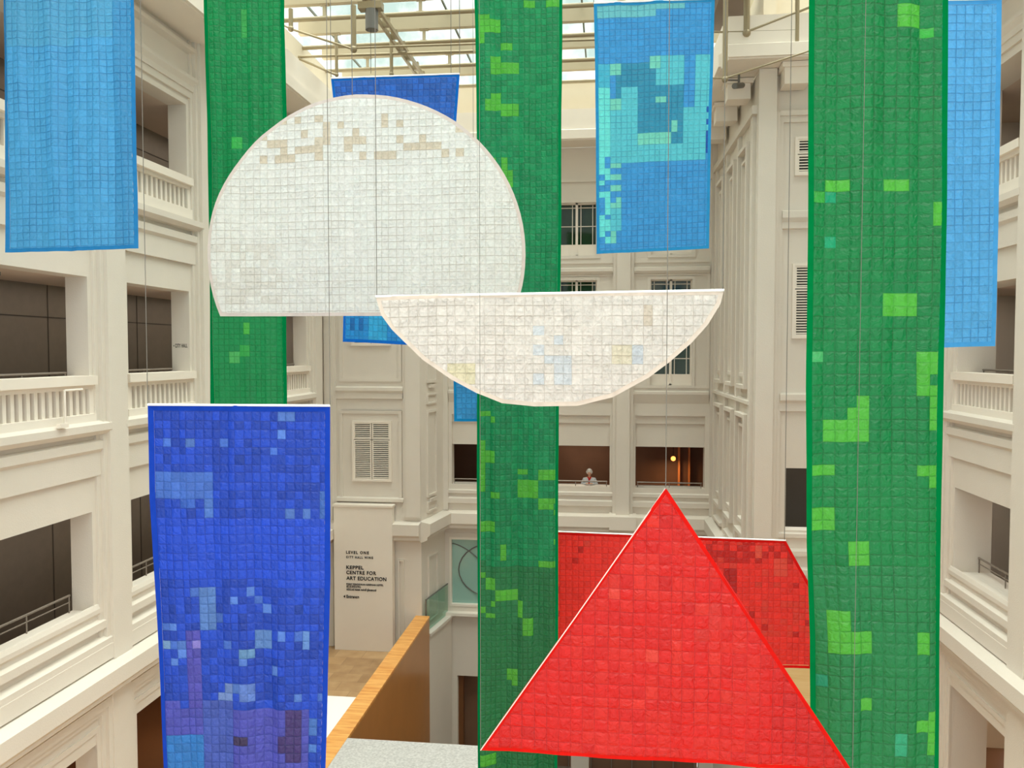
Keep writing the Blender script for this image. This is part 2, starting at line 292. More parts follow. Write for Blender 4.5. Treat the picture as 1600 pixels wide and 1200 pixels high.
# level-1 wall under it, with a frosted teal window, and the void wall down to the basement
m = MB()
for a, b in ((XA-.4, -5.42), (-3.1, -2.3), (.0, .95), (3.2, XB+.2)): m.fbox(FF, a, b, -.4, 0, .5, 2.9)
m.fbox(FF, XA-.4, XB+.2, -.4, 0, 2.9, 3.5); m.fbox(FF, XA-.4, XB+.2, -.4, 0, -.3, .5)
m.fbox(FF, XA, XB, -.01, .05, 3.0, 3.06)
m.fbox(FF, XA-.4, XB+.2, -.4, 0, -1.95, -.3)
for a, b in ((XA-.4, -5.15), (-1.2, -.6), (3.1, XB+.2)): m.fbox(FF, a, b, -.4, 0, -5.2, -1.95)
struct(m.build('wall_far_lower', PLAS))
for k, (a, b) in enumerate(((-5.42, -3.1), (-2.3, 0), (.95, 3.2))):
    r = struct(MB().fbox(FF, a, b, -.2, -.14, .5, 2.9).build('window_%d' % (k+1), TEALG))
    MB().frame(FF, a, b, .5, 2.9, -.14, .03, .07).build('window_frame', TRIM, r)
    cx, cz = a+1.55, 1.75; g = MB()
    for q in range(28):
        a0, a1 = 2*math.pi*q/28, 2*math.pi*(q+1)/28
        p = [Vector((cx+1.25*math.cos(w_), YF+.12, cz+.95*math.sin(w_))) for w_ in (a0, a1)]
        if all(a+.06 < p_.x < b-.06 for p_ in p): g.tube(p[0], p[1], .022, 6)
        f0, f1 = q/28, (q+1)/28
        e = [(a+.07+(b-a-.2)*f, 2.65-1.9*f**1.6-.0*f) for f in (f0, f1)]
        g.tube((e[0][0], YF+.12, e[0][1]), (e[1][0], YF+.12, e[1][1]), .018, 6)
    g.build('curved_line', DSTEEL, r)
# dark doorways in the void wall at basement level
for k, (a, b) in enumerate(((-5.15, -1.2), (-.6, 3.1))):
    r = struct(MB().box(a, b, YF+.5, YF+.56, -5.2, -1.95).build('door_%d' % (k+1), BROWNIN))
    g = MB(); n = 5
    for q in range(n+1):
        x = a+.06+(b-a-.18)*q/n; g.box(x, x+.035, YF+.40, YF+.49, -5.2, -1.95)
    g.build('door_frame', RAILM, r)
    if k == 0: MB().box(a, a+.16, YF+.2, YF+.45, -5.2, -1.95).build('timber_jamb', mat('brown_timber', (120, 78, 46), .5, noise_amt=.1), r)
# interior behind the far level-2 openings
struct(MB().box(-6, 3.8, 30.6, 30.8, 3.5, 7.8).build('wall_far_interior', BROWNIN))
struct(MB().box(-6, 3.8, 27.45, 30.8, 3.45, 3.62).build('floor_far_interior', BROWNIN))
struct(MB().box(-6, 3.8, 27.45, 30.8, 6.15, 6.3).build('ceiling_far_interior', BROWNIN))
for x in (-6.1, 3.7): struct(MB().box(x, x+.1, 27.45, 30.8, 3.45, 6.3).build('wall_far_interior_end', BROWNIN))
# far windows with glazing bars
def bar_window(idx, c, z0, z1):
    r = struct(MB().fbox(FF, c-.7, c+.7, -.25, -.235, z0, z1).build('window_%d' % idx, WING))
    struct(MB().fbox(FF, c-.7, c+.7, -.45, -.42, z0, z1).build('window_%d' % (idx+20), WINDARK))
    g = MB().frame(FF, c-.7, c+.7, z0, z1, -.25, -.12, .06); g.fbox(FF, c-.04, c+.04, -.25, -.12, z0, z1)
    g.fbox(FF, c-.7, c+.7, -.25, -.14, z0, z0+.38)
    g.build('window_frame', TRIM, r); g = MB()
    for s0, s1 in ((c-.64, c-.04), (c+.04, c+.64)):
        for f in (.16, .82): x = s0+(s1-s0)*f; g.fbox(FF, x-.012, x+.012, -.24, -.2, z0+.38, z1)
        z = z1-.16
        while z > z0+.4:
            g.fbox(FF, s0, s1, -.24, -.2, z-.012, z+.012); z -= .62
    g.build('glazing_bars', TRIM, r)
k = 4
for (a, b) in bays:
    bar_window(k, (a+b)/2, 8.18, 11.72); bar_window(k+1, (a+b)/2, 12.5, 14.3); k += 2
# ------------------------------------------------------------------ louvred shutter windows
def louvre(idx, fr, u0, u1, z0, z1, split=.3):
    r = struct(MB().frame(fr, u0-.05, u1+.05, z0-.05, z1+.05, -.01, .075, .06).build('window_%d' % idx, TRIM))
    MB().fbox(fr, u0, u1, -.01, .008, z0, z1).build('backing', BLACK, r)
    um = (u0+u1)/2; zs = z1-(z1-z0)*split
    for a, b in ((u0+.01, um-.012), (um+.012, u1-.01)):
        for c, d in ((z0+.01, zs-.012), (zs+.012, z1-.01)):
            g = MB().frame(fr, a, b, c, d, .008, .06, .04)
            n = max(3, int((d-c-.09)/.062)); st = (d-c-.09)/n
            for q in range(n):
                z = c+.045+st*q; g.prism([(.012, z+st*.35), (.012, z+st*.7), (.05, z+st*.5), (.05, z+st*.12)], fr, a+.04, b-.04)
            g.build('shutter', TRIM, r)
# ------------------------------------------------------------------ left corner block
YC = 25.0; FC = Fr((0, YC), (1, 0), (0, -1))
m = MB(); m.fbox(FC, -9.6, -5.94, -.4, 0, Z1, ZT)
m.fbox(FC, -9.1, -8.85, 0, .1, Z1, ZT); m.fbox(FC, -8.85, -8.72, 0, .05, Z1, ZT)
m.fbox(FC, -6.42, -5.94, 0, .12, 4.0, ZT); m.fbox(FC, -6.52, -6.42, 0, .06, 4.0, ZT)
m.prism([(0, 8.2), (.12, 8.16), (.12, 8.06), (.06, 7.98), (.06, 7.8), (0, 7.78)], FC, -8.72, -6.5)
m.fbox(FC, -8.55, -6.55, 0, .05, 7.38, 7.42); m.frame(FC, -8.62, -6.56, 4.5, 7.42, 0, .045, .1)
m.prism([(0, 12.45), (.12, 12.41), (.12, 12.3), (.06, 12.2), (.06, 12.05), (0, 12.0)], FC, -8.72, -6.5)
m.frame(FC, -8.62, -6.56, 8.35, 11.9, 0, .045, .1); m.prism([(0, 4.62), (.1, 4.58), (.1, 4.48), (0, 4.44)], FC, -8.72, -6.5)
m.prism([(a, z+.003) for a, z in prof], FC, -9.2, -5.94)
m.frame(FC, -6.7, -6.5, Z1, 2.6, 0, .06, .05)
struct(m.build('wall_left_corner', PLAS))
louvre(12, FC, -8.15, -6.94, 5.18, 7.03); louvre(13, FC, -8.15, -6.94, 9.55, 11.4)
# its oblique return to the far wall
dv = Vector((-5.58+5.94, 2, 0)); FD = Fr((-5.94, YC), (dv.x, dv.y), (dv.y, -dv.x)); LD = dv.length
m = MB(); m.fbox(FD, 0, LD+.1, -.3, 0, Z1, ZT)
for z0, z1 in ((4.55, 7.4), (8.3, 11.9)):
    m.frame(FD, .45, 1.25, z0, z1, 0, .06, .08); m.fbox(FD, .6, 1.1, 0, .09, z0-.16, z0-.06)
m.frame(FD, .45, 1.25, 7.6, 7.95, 0, .06, .06); m.frame(FD, .45, 1.25, 4.05, 4.4, 0, .06, .06); m.frame(FD, .5, 1.3, .4, 2.6, 0, .06, .06)
m.prism([(a, z+.006) for a, z in prof], FD, -.1, LD+.1)
struct(m.build('wall_left_return', PLAS))
# ------------------------------------------------------------------ right corner block
YR = 20.3; FQ = Fr((0, YR), (1, 0), (0, -1))
m = MB()
m.fbox(FQ, 3.6, 4.37, -.4, 0, Z1, ZT); m.fbox(FQ, 5.7, 7.9, -.4, 0, Z1, ZT)
m.fbox(FQ, 4.37, 5.7, -.4, 0, 6.44, ZT); m.fbox(FQ, 4.37, 5.7, -.4, 0, 2.6, 4.9)
m.fbox(FQ, 3.58, 4.0, 0, .22, Z1, ZT); m.fbox(FQ, 4.0, 4.1, 0, .12, Z1, 15.1); m.fbox(FQ, 4.1, 4.2, 0, .06, Z1, 15.0)
m.fbox(FQ, 4.1, 6.9, 0, .12, 15.0, 15.12); m.fbox(FQ, 4.2, 6.9, 0, .06, 14.85, 15.0)
m.prism([(0, 8.3), (.14, 8.26), (.14, 8.12), (.07, 8.05), (.07, 7.85), (0, 7.83)], FQ, 4.18, 6.9)
m.prism([(0, 12.75), (.14, 12.7), (.14, 12.55), (.07, 12.45), (.07, 12.3), (0, 12.28)], FQ, 4.18, 6.9)
m.prism([(0, 4.85), (.06, 4.82), (.06, 4.72), (0, 4.7)], FQ, 4.2, 6.6); m.prism([(0, 4.45), (.12, 4.4), (.12, 4.28), (0, 4.25)], FQ, 4.18, 6.8)
m.prism([(0, 4.0), (.2, 3.96), (.2, 3.84), (0, 3.8)], FQ, 4.18, 6.8); m.prism([(0, 3.6), (.42, 3.5), (.42, 3.2), (.2, 3.05), (0, 3.02)], FQ, 3.4, 7.3)
struct(m.build('wall_right_corner', PLAS))
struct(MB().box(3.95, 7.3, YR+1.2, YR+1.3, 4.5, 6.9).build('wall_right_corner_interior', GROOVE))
louvre(14, FQ, 4.5, 5.75, 9.68, 11.4, .33); louvre(15, FQ, 4.52, 5.75, 13.62, 14.45, .45)
# pale timber panel in the level-1 opening
struct(MB().fbox(FQ, 4.37, 5.7, -.3, .05, -.3, 2.6).build('wall_right_corner_timber', PWOOD))
# side wall with tall narrow panels
FS = Fr((3.6, YR), (-.1/6.7, 1), (-1, -.0149)); LS = 6.72
m = MB(); m.fbox(FS, 0, LS, -.3, 0, Z1, ZT)
for a, b in ((.65, 1.95), (2.55, 3.85), (4.55, 5.85)):
    for z0, z1 in ((8.35, 14.6), (4.5, 7.7)):
        m.frame(FS, a, b, z0, z1, 0, .16, .1); m.frame(FS, a+.18, b-.18, z0+.25, z1-.3, 0, .08, .07)
        m.fbox(FS, a+.25, b-.25, 0, .10, z0+.3, z0+.4)
    m.prism([(0, 4.1), (.14, 4.06), (.14, 3.98), (0, 3.95)], FS, a, b)
for u in (.35, 2.25, 4.2, 6.3): m.fbox(FS, u-.14, u+.14, 0, .09, 3.86, 15.2)
m.fbox(FS, 0, LS, 0, .14, 15.1, 15.3); m.prism([(a, z+.006) for a, z in prof], FS, -.2, LS); m.prism([(0, 8.1), (.12, 8.06), (.12, 7.98), (0, 7.9)], FS, .3, 6.4)
struct(m.build('wall_right_return', PLAS))
# ------------------------------------------------------------------ cornice, soffit, parapet above
m = MB()
def cornice(fr, u0, u1, ov=1.0, zc=16.1):
    m.prism([(0, zc), (ov-.06, zc), (ov-.06, zc+.04), (ov, zc+.04), (ov, zc+.32), (ov-.08, zc+.36), (ov-.08, zc+1.0), (ov-.4, zc+1.02), (0, zc+1.02)], fr, u0, u1)
cornice(FL, 3, 25); cornice(FRR, 3.6, YR); cornice(FF, -6.2, 3.6, 1.0, 16.104); cornice(FC, -9.2, -5.6, .9, 16.108); cornice(FQ, 2.75, XR, .95, 16.112); cornice(FD, -.3, 2.4, .6, 16.096); cornice(FS, -.3, 6.7, 1.0, 16.116)
struct(m.build('trim_2', TRIM))
m = MB()
m.box(XL-1, XL+.3, 3, 28, 17.1, 18.2); m.box(XR-.3, XR+1, 3.6, YR, 17.1, 18.2); m.box(XL, XR, YF+.2, YF+.5, 17.1, 18.4); m.box(3.9, XR, YR+.3, YR+.6, 17.1, 18.4); m.box(3.7, 4, YR, YF, 17.1, 18.4)
struct(m.build('wall_parapet', mat('beige_parapet', (220, 208, 186), .7, noise_amt=.03)))
# corbels under the right cornice
spots = [(5.0, YR-.25, 'front'), ] + [(3.35, y, 'side') for y in (21.0, 22.9, 24.8)]
first = None
lbls = ['white corbel block under the right cornice, the one on the front face beside the corner', 'white corbel block under the right cornice, nearest of the three on the side face', 'white corbel block under the right cornice, middle of the three on the side face', 'white corbel block under the right cornice, farthest of the three on the side face']
for k, (x, y, s) in enumerate([(4.37, YR-.34, 0)]+[(3.22-.0149*(y-20.3), y, 1) for y in (21.0, 22.9, 24.8)]):
    q = thing('corbel', lbls[k], 'corbel', (x, y, 15.6), 'corbels under the right cornice')
    MB().box(x-.28, x+.28, y-.26, y+.26, 15.6, 15.98).build('block', TRIM, q)
    MB().box(x-.34, x+.34, y-.32, y+.32, 15.98, 16.1).build('cap', TRIM, q)
# security camera under the soffit
q = thing('security_camera', 'small grey security camera fixed under the right cornice soffit', 'camera', (3.15, 20.4, 16.1))
MB().tube((3.15, 20.4, 16.1), (3.15, 20.4, 15.86), .03).build('stem', DSTEEL, q)
MB().tube((3.0, 20.1, 15.72), (3.25, 20.5, 15.86), .07).build('housing', DSTEEL, q)
MB().tube((2.8, 20.35, 15.95), (3.15, 20.4, 15.95), .02).build('arm', DSTEEL, q)
# ------------------------------------------------------------------ floors, void
m = MB(); VX0, VX1, VY0 = -6.1, 3.55, 13.5
m.box(XL-.3, VX0, 3, 25.2, -.6, Z1); m.box(VX1, XR+.6, 3, 20.3, -.6, Z1); m.box(VX0, VX1, 3, VY0, -.6, Z1)
struct(m.build('floor', FLOOR))
BRF = mat('red_brown_floor', (128, 90, 64), .4, noise_amt=.15, nscale=.8)
struct(MB().box(-13, XL-.3, 3, 25.2, -.6, Z1).build('floor_left_gallery', BRF)); struct(MB().box(XR+.6, 9.9, 3, 20.3, -.6, Z1).build('floor_right_gallery', BRF))
struct(MB().box(-13.2, XL-.42, 2.8, 3, -.3, 3.5).build('wall_left_gallery_end', BROWNIN)); struct(MB().box(9.9, 10.1, 3, 20.3, -.3, 3.5).build('wall_right_gallery_back', BROWNIN)); struct(MB().box(-13.2, XL-1.9, 3, 25, 2.5, 3.5).build('ceiling_left_gallery_lower', BROWNIN)); struct(MB().box(-13.2, XL-.42, 24.9, 25.2, -.3, 3.5).build('wall_left_gallery_end', BROWNIN))
struct(MB().box(-13, 9.7, 3, 28, -5.5, -5.2).build('floor_basement', mat('basement_stone', (110, 98, 86), .3, noise_amt=.1)))
struct(MB().box(-13.2, -13, 3, 25.2, -.6, 3.0).build('wall_level_one_gallery', mat('red_brown_wall', (110, 70, 52), .6, noise_amt=.2)))
m = MB(); m.fbox(FD, .02, 2.05, -.25, .24, -5.2, .12); m.fbox(FD, .02, 2.03, -.25, .31, .12, .22)
struct(m.build('wall_void_side', PLAS))
m = MB(); m.box(-5.68, XB, 26.75, 27.0, .22, .32); struct(m.build('trim_3', TRIM))
struct(MB().box(VX1+.02, VX1+.3, 3, 27.4, -5.2, -.6).build('wall_void_right', PLAS))
# the timber-topped parapet beside the void
q = thing('stair_parapet', 'long brown bronze parapet with orange timber top running beside the void', 'parapet', (-5.9, 12, -.3))
MB().box(-6.08, -5.68, 11.5, 24.97, -5.2, .72).build('side_panel', BRONZE, q)
MB().box(-6.13, -5.67, 11.5, 24.98, .72, .79).build('timber_top', WOOD, q)
q = thing('glass_balustrade', 'green tinted glass balustrade on the white curb past the end of the timber parapet', 'balustrade', (-5.8, 26, .3))
MB().fbox(FD, .12, 2.0, .10, .118, .22, 1.27).build('glass_pane', GREENG, q)
MB().fbox(FD, .1, 2.0, .09, .128, 1.27, 1.30).build('edge_rail', DSTEEL, q)
MB().fbox(FD, .09, .12, .085, .13, .22, 1.30).build('post', DSTEEL, q)
tag(MB().box(-5.66, -1.2, 13.6, 16.75, .45, .8).build('granite_coping', GRAN), 'speckled grey granite coping slab at the bottom beside the green banner', 'slab')
struct(MB().box(-5.66, -1.2, 13.6, 16.6, -5.2, .45).build('wall_void_near', BRONZE))
q = thing('display_table', 'low white lacquered display plinth on the stone floor beside the timber-topped parapet', 'plinth', (-6.7, 18.9, -.3))
MB().box(-7.3, -6.25, 17.6, 19.9, .22, .3).build('top', WHITEB, q); MB().box(-7.22, -6.33, 17.7, 19.8, -.3, .22).build('base', WHITEB, q)
# ------------------------------------------------------------------ sign
def text_mesh(body, size, loc, parent, name, rot=(math.pi/2, 0, 0), spacing=1.0, bold=0.0, ext=.004):
    c = bpy.data.curves.new(name, 'FONT'); c.body = body; c.size = size; c.space_character = spacing; c.extrude = ext; c.offset = bold
    tmp = bpy.data.objects.new(name, c); COL.objects.link(tmp); tmp.rotation_euler = rot; tmp.location = loc
    bpy.context.view_layer.update()
    me = bpy.data.meshes.new_from_object(tmp.evaluated_get(bpy.context.evaluated_depsgraph_get())); mw = tmp.matrix_world.copy()
    bpy.data.objects.remove(tmp); me.transform(mw)
    if parent: me.transform(Matrix.Translation(-parent_world(parent)))
    me.materials.clear(); me.materials.append(BLACK); me.name = name
    o = bpy.data.objects.new(name, me); COL.objects.link(o); o.parent = parent; return o
q = thing('wall_sign', 'tall off white sign wall panel lettered level one city hall wing, art education centre', 'sign', (-7.75, 24.6, -.3))
MB().box(-8.72, -6.80, 24.62, 24.92, -.3, 4.36).build('panel', TRIM, q); MB().box(-8.75, -6.77, 24.58, 24.94, 4.36, 4.42).build('cap', TRIM, q)
def sx(px): return AY(px, 900, 24.6).x
def sz(py): return AY(570, py, 24.6).z
for body, px, py, hpx, sp, wpx in [('LEVEL ONE', 541, 866, 4.6, 1.35, 38), ('CITY HALL WING', 541, 873, 3.6, 1.5, 45), ('KEPPEL', 541, 890, 5.6, 1.1, 29), ('CENTRE FOR', 541, 898, 5.6, 1.15, 50), ('ART EDUCATION', 541, 907, 5.8, 1.1, 67),
        ('PUSAT PENDIDIKAN KESENIAN KEPPEL', 541, 915, 2.8, 1.1, 62), ('吉宝艺术教育中心', 541, 919, 3.0, 1.2, 24), ('கெப்பல் கலை கல்வி நிலையம்', 541, 923.5, 3.2, 1.0, 50), ('Entrance', 541, 935.5, 5.0, 1.1, 21)]:
    o = text_mesh(body, hpx/FPX*24.6*1.42, (0, 24.612, sz(py)), q, 'lettering', spacing=sp, bold=.004 if hpx > 3.4 else .002)
    xs = [v.co.x for v in o.data.vertices]; x0 = min(xs); k_ = (wpx/FPX*24.6)/(max(xs)-x0)
    ox = q.location.x
    for v in o.data.vertices: v.co.x = (v.co.x-x0)*k_ + sx(px)-ox
xa = sx(536); za = sz(933.3)
MB().pts([(xa, 24.61, za), (xa+.06, 24.61, za+.05), (xa+.06, 24.61, za-.05), (xa, 24.618, za), (xa+.06, 24.618, za+.05), (xa+.06, 24.618, za-.05)], [(0, 1, 2), (3, 5, 4), (0, 3, 4, 1), (1, 4, 5, 2), (2, 5, 3, 0)]).build('arrow', BLACK, q)
q = thing('direction_lettering', 'small black CITY HALL direction lettering on the pale reveal of the left gallery opening', 'sign', (-9.4, 16.68, 9.4))
yrev = 17.27-.28-.3
o = text_mesh('◂ CITY HALL', .115, (-9.56, yrev-.003, 9.40), q, 'lettering', spacing=1.15, bold=.002, ext=.002)
xs = [v.co.x for v in o.data.vertices]; x0, x1 = min(xs), max(xs)
for v in o.data.vertices: v.co.x = (v.co.x-x0)/(x1-x0)*.33 - 9.545 + 9.4
# ------------------------------------------------------------------ balustrades in the side walls
def balustrade(fr, u0, u1, zt, label):
    q = thing('balustrade', label, 'balustrade', fr.p((u0+u1)/2, -.05, zt-.9), 'pale balustrades of the galleries')
    MB().fbox(fr, u0, u1, -.3, .1, zt-.16, zt).build('top_rail', TRIM, q)
    MB().fbox(fr, u0, u1, -.2, .02, zt-.24, zt-.16).build('moulding', TRIM, q)
    MB().fbox(fr, u0, u1, -.28, .06, zt-.9, zt-.68).build('plinth', TRIM, q)
    MB().fbox(fr, u0, u0+.12, -.2, .013, zt-.68, zt-.24).build('end_post', TRIM, q)
    MB().fbox(fr, u1-.12, u1, -.2, .013, zt-.68, zt-.24).build('end_post', TRIM, q)
    n = int((u1-u0-.24)/.165); st = (u1-u0-.24)/n; proto = None
    for k in range(n):
        u = u0+.12+st*(k+.5); p = fr.p(u, -.1, zt-.46)
        if proto is None:
            proto = MB(); a = .038
            proto.box(-.07, .07, -a, a, -.22, .22); proto = proto.build('baluster', TRIM, None); proto.parent = q; proto.location = p-Vector(q.location)
        else:
            c = proto.copy(); COL.objects.link(c); c.parent = q; c.location = p-Vector(q.location)
    return q
ordn = {10.35: 'left wall nearest bay', 13.8: 'left wall bay between the two visible pilasters', 17.27: 'left wall bay behind the left green banner', 20.7: 'left wall farthest bay next to the corner', 14.8: 'right wall bay at the frame edge', 6.9: 'left wall bay before the first visible one', 11.25: 'right wall second bay'}
for fr, pl in ((FL, [(10.35, 13.8), (13.8, 17.27), (17.27, 20.7), (20.7, 24.15)]), (FRR, [(14.8, 18.4)])):
    for a, b in pl:
        for zt, lv in ((8.88, 'third level'), (13.1, 'top level')):
            if zt > 10 and a == 20.7: continue
            balustrade(fr, a+.5, b-.48, zt, 'pale slatted balustrade on the %s, %s' % (lv, ordn[a]))
# thin metal hand rails behind the sills
def handrail(fr, u0, u1, z, n, label, dz=.12):
    q = thing('hand_rail', label, 'rail', fr.p(u0, n, z), 'thin metal gallery hand rails')
    MB().tube(fr.p(u0, n, z), fr.p(u1, n, z), .022, 8).build('top_bar', RAILM, q)
    MB().tube(fr.p(u0, n, z-dz), fr.p(u1, n, z-dz), .012, 6).build('lower_bar', RAILM, q)
    k = max(2, int((u1-u0)/1.0)+1)
    for j in range(k):
        u = u0+.02+(u1-u0-.04)*j/(k-1); MB().tube(fr.p(u, n, z), fr.p(u, n, z-.36), .014, 6).build('post', RAILM, q)
for a, b in ((10.35, 13.8), (13.8, 17.27), (20.7, 24.15)):
    handrail(FL, a+.6, b-.7, 8.93, -.36, 'dark metal rail above the third level ledge, '+ordn[a])
for a, b in ((10.35, 13.8), (13.8, 17.27)):
    handrail(FL, a+.6, b-.7, 4.95, -.38, 'thin metal rail above the second level sill, '+ordn[a])
handrail(FRR, 14.8+.7, 18.4-.6, 8.93, -.5, 'thin dark metal hand rail above the third level ledge of the right wall')
handrail(FRR, 14.8+.7, 18.4-.6, 4.95, -.5, 'thin metal hand rail above the second level sill of the right wall')
for k, (a, b) in enumerate(bays):
    handrail(FF, a+.06, b-.08, 4.92, -.1, ['thin steel hand rail across the far wall opening left of the centre green banner', 'thin steel hand rail in front of the person on the far wall', 'thin steel hand rail across the far opening behind the red triangle tip'][k], .1)
# small fittings
for k, (y, z, lb) in enumerate(((12.75, 9.1, 'small white switch plate on the dark wall of the third level gallery'), (12.85, 5.45, 'small white switch plate on the dark wall of the second level gallery'))):
    q = thing('switch_plate', lb, 'switch', (-11.07, y, z))
    MB().box(-11.085, -11.06, y-.05, y+.05, z-.1, z+.1).build('plate', TRIM, q); MB().box(-11.06, -11.05, y-.02, y+.02, z-.04, z+.04).build('rocker', WHITEB, q)
q = thing('ceiling_sprinkler', 'dark dome fitting on the soffit of the left third level gallery', 'sprinkler', (-10.1, 12.2, 10.63))
MB().tube((-10.1, 12.2, 10.63), (-10.1, 12.2, 10.57), .09, 12).build('base', DSTEEL, q); MB().ball((-10.1, 12.2, 10.56), .06).build('dome', BLACK, q)
q = thing('downpipe_bracket', 'pale conduit with a small bracket fixed across the left third level balustrade', 'conduit', (-8.98, 12.1, 8.0))
MB().tube((-8.93, 12.25, 8.1), (-8.93, 12.25, 8.66), .02, 8).build('pipe', TRIM, q); MB().tube((-8.93, 12.25, 8.66), (-8.93, 12.7, 8.66), .02, 8).build('elbow_arm', TRIM, q); MB().box(-8.98, -8.9, 12.1, 12.3, 8.05, 8.12).build('bracket', TRIM, q)
q = tag(MB().pts([(-12.95, 18.4, .9), (-12.95, 21.0, 2.5), (-12.95, 18.6, 2.7), (-12.98, 18.4, .9), (-12.98, 21.0, 2.5), (-12.98, 18.6, 2.7)], [(0, 1, 2), (3, 5, 4), (0, 3, 4, 1), (1, 4, 5, 2), (2, 5, 3, 0)]).build('wall_decoration', mat('mustard_paint', (190, 165, 50), .6, noise_amt=.05)), 'mustard yellow pointed wall decoration inside the level one opening beside the blue banner', 'decoration')
# ------------------------------------------------------------------ glazed roof
ZR = 18.55
o = struct(MB().box(XL, XR+.4, 3, 27.3, ZR+.32, ZR+.34).build('ceiling', SKYG))
g = MB()
for x in [XL+.8+1.9*k for k in range(9)]: g.box(x-.025, x+.025, 3, 27.3, ZR+.345, ZR+.40)
g.build('glazing_mullions', DSTEEL, o)
ords = ['nearest the far wall', 'second from the far wall', 'third from the far wall', 'fourth from the far wall', 'fifth from the far wall', 'sixth from the far wall', 'seventh from the far wall', 'eighth from the far wall', 'ninth from the far wall', 'tenth from the far wall', 'eleventh from the far wall', 'twelfth from the far wall']
for k in range(12):
    y = 26.6-1.92*k
    q = thing('roof_beam', 'beige steel roof beam with a tube slung under it, '+ords[k], 'beam', (0, y, ZR), 'beams under the glass roof')
    MB().box(XL+.2, XR-.2, y-.09, y+.09, ZR-.05, ZR+.31).build('box_beam', BEAM, q)
    MB().tube((XL+.2, y-.02, ZR-.42), (XR-.2, y-.02, ZR-.42), .06).build('lower_tube', TUBE, q)
    if k < 6:
        x = XL+1.3+.35*(k % 2)
        while x < XR-.5:
            g = MB().box(x-.04, x+.04, y-.03, y+.03, ZR-.38, ZR-.05); g.box(x-.12, x+.12, y-.06, y+.06, ZR-.08, ZR-.05); g.box(x-.1, x+.1, y-.05, y+.05, ZR-.39, ZR-.36)
            g.build('stub_post', BEAM, q); x += 2.6
# sloping rail with trolley that carries the hangings
q = thing('hoist_rail', 'pale slotted hoist rail running away under the glass roof above the dark blue banner', 'rail', (-5.75, 22, 17.9))
m = MB(); m.box(-5.88, -5.82, 17, 26, 17.7, 17.8); m.box(-5.68, -5.62, 17, 26, 17.7, 17.8); m.build('rail', TUBE, q)
y = 17.3
while y < 26: MB().box(-5.84, -5.66, y, y+.12, 17.72, 17.95).build('bracket', TUBE, q); y += .8
P0 = AY(581, 47, 18.5)
q = thing('hoist_motor', 'grey cylindrical hoist motor hanging under the glass roof above the white circle banner', 'motor', P0)
MB().tube(P0, P0+Vector((0, 0, .46)), .15, 16).build('body', DSTEEL, q); MB().box(P0.x-.3, P0.x+.26, P0.y-.12, P0.y+.12, P0.z+.46, P0.z+.62).build('mount', TUBE, q)
MB().tube(P0+Vector((0, 0, .62)), P0+Vector((0, 0, 18.05-P0.z)), .02).build('hanger', CABLE, q)
MB().tube(P0+Vector((-.03, 0, 0)), P0+Vector((-.03, 0, -1.0)), .008, 6).build('pull_chain', CABLE, q)
# tubular trusses hung below the beams
def truss(label, y, posts, rods):
    q = thing('tube_truss', label, 'truss', AY(*posts[0][1], y), 'tubular trusses under the glass roof')
    for (pa, pb, r) in posts:
        a = AY(*pa, y); b = AY(*pb, y); a = Vector((a.x, y, ZR-.4)) if pa[1] <= 0 else a
        MB().tube(a, (a.x, y, b.z), r, 12).build('post', TUBE, q)
        MB().ball((a.x, y, b.z), r*1.35).build('joint', TUBE, q)
    for (pa, pb, r) in rods: MB().tube(AY(*pa, y), AY(*pb, y), r, 8).build('rod', TUBE, q)
truss('beige tubular truss frame under the left part of the glass roof', 20.2, [((552, 0), (552, 77), .07), ((454, 0), (454, 45), .06)], [((440, 38), (454, 45), .025), ((454, 45), (552, 77), .03), ((552, 75), (930, 62), .03)])
truss('smaller beige tubular truss frame behind, above the dark blue banner', 22.2, [((525, 0), (525, 117), .045), ((611, 0), (611, 116), .05)], [((468, 92), (525, 117), .035), ((466, 89), (740, 80), .04)])
truss('beige tubular truss frame at the right above the pale blue banner', 19.45, [((1167, 0), (1167, 52), .075), ((1246, 0), (1246, 84), .05)], [((1113, 50), (1167, 50), .025), ((1167, 50), (1263, 12), .035), ((1246, 47), (1120, 50), .022), ((1263, 12), (1330, -15), .035)])
truss('lower beige tubular truss frame beside the pale blue banner', 18.6, [((1134, 0), (1134, 124), .055)], [((1108, 122), (1134, 122), .02), ((1134, 122), (1263, 80), .02), ((1263, 80), (1330, 58), .02)])
q = tag(MB().box(2.6, 3.35, 17.2, 22, 17.75, 18.1).build('roof_duct', mat('brown_duct', (110, 92, 78), .6, noise_amt=.1)), 'dark brown duct panel under the glass roof beside the pale blue banner', 'duct')
# ------------------------------------------------------------------ hanging fabrics
def inset(poly, d):
    n = len(poly); cx = sum(p[0] for p in poly)/n; cz = sum(p[1] for p in poly)/n; L = []
    for k in range(n):
        a, b = poly[k], poly[(k+1) % n]; ex, ez = b[0]-a[0], b[1]-a[1]; l = math.hypot(ex, ez); nx, nz_ = -ez/l, ex/l
        if (cx-a[0])*nx+(cz-a[1])*nz_ < 0: nx, nz_ = -nx, -nz_
        L.append((a[0]+nx*d, a[1]+nz_*d, ex/l, ez/l, nx, nz_))
    out = []
    for k in range(n):
        p, q = L[k-1], L[k]; det = p[2]*q[3]-p[3]*q[2]
        if abs(det) < 1e-6: out.append((q[0], q[1])); continue
        t = ((q[0]-p[0])*q[3]-(q[1]-p[1])*q[2])/det; out.append((p[0]+p[2]*t, p[1]+p[3]*t))
    return out, L
def edge_cord(parent, pts_px, Y, r, m):
    g = MB(); P = [AY(a, b, Y)+Vector((0, -.004, 0)) for a, b in pts_px]
    for a, b in zip(P[:-1], P[1:]): g.tube(a, b, r, 6)
    return g.build('edge_cord', m, parent)
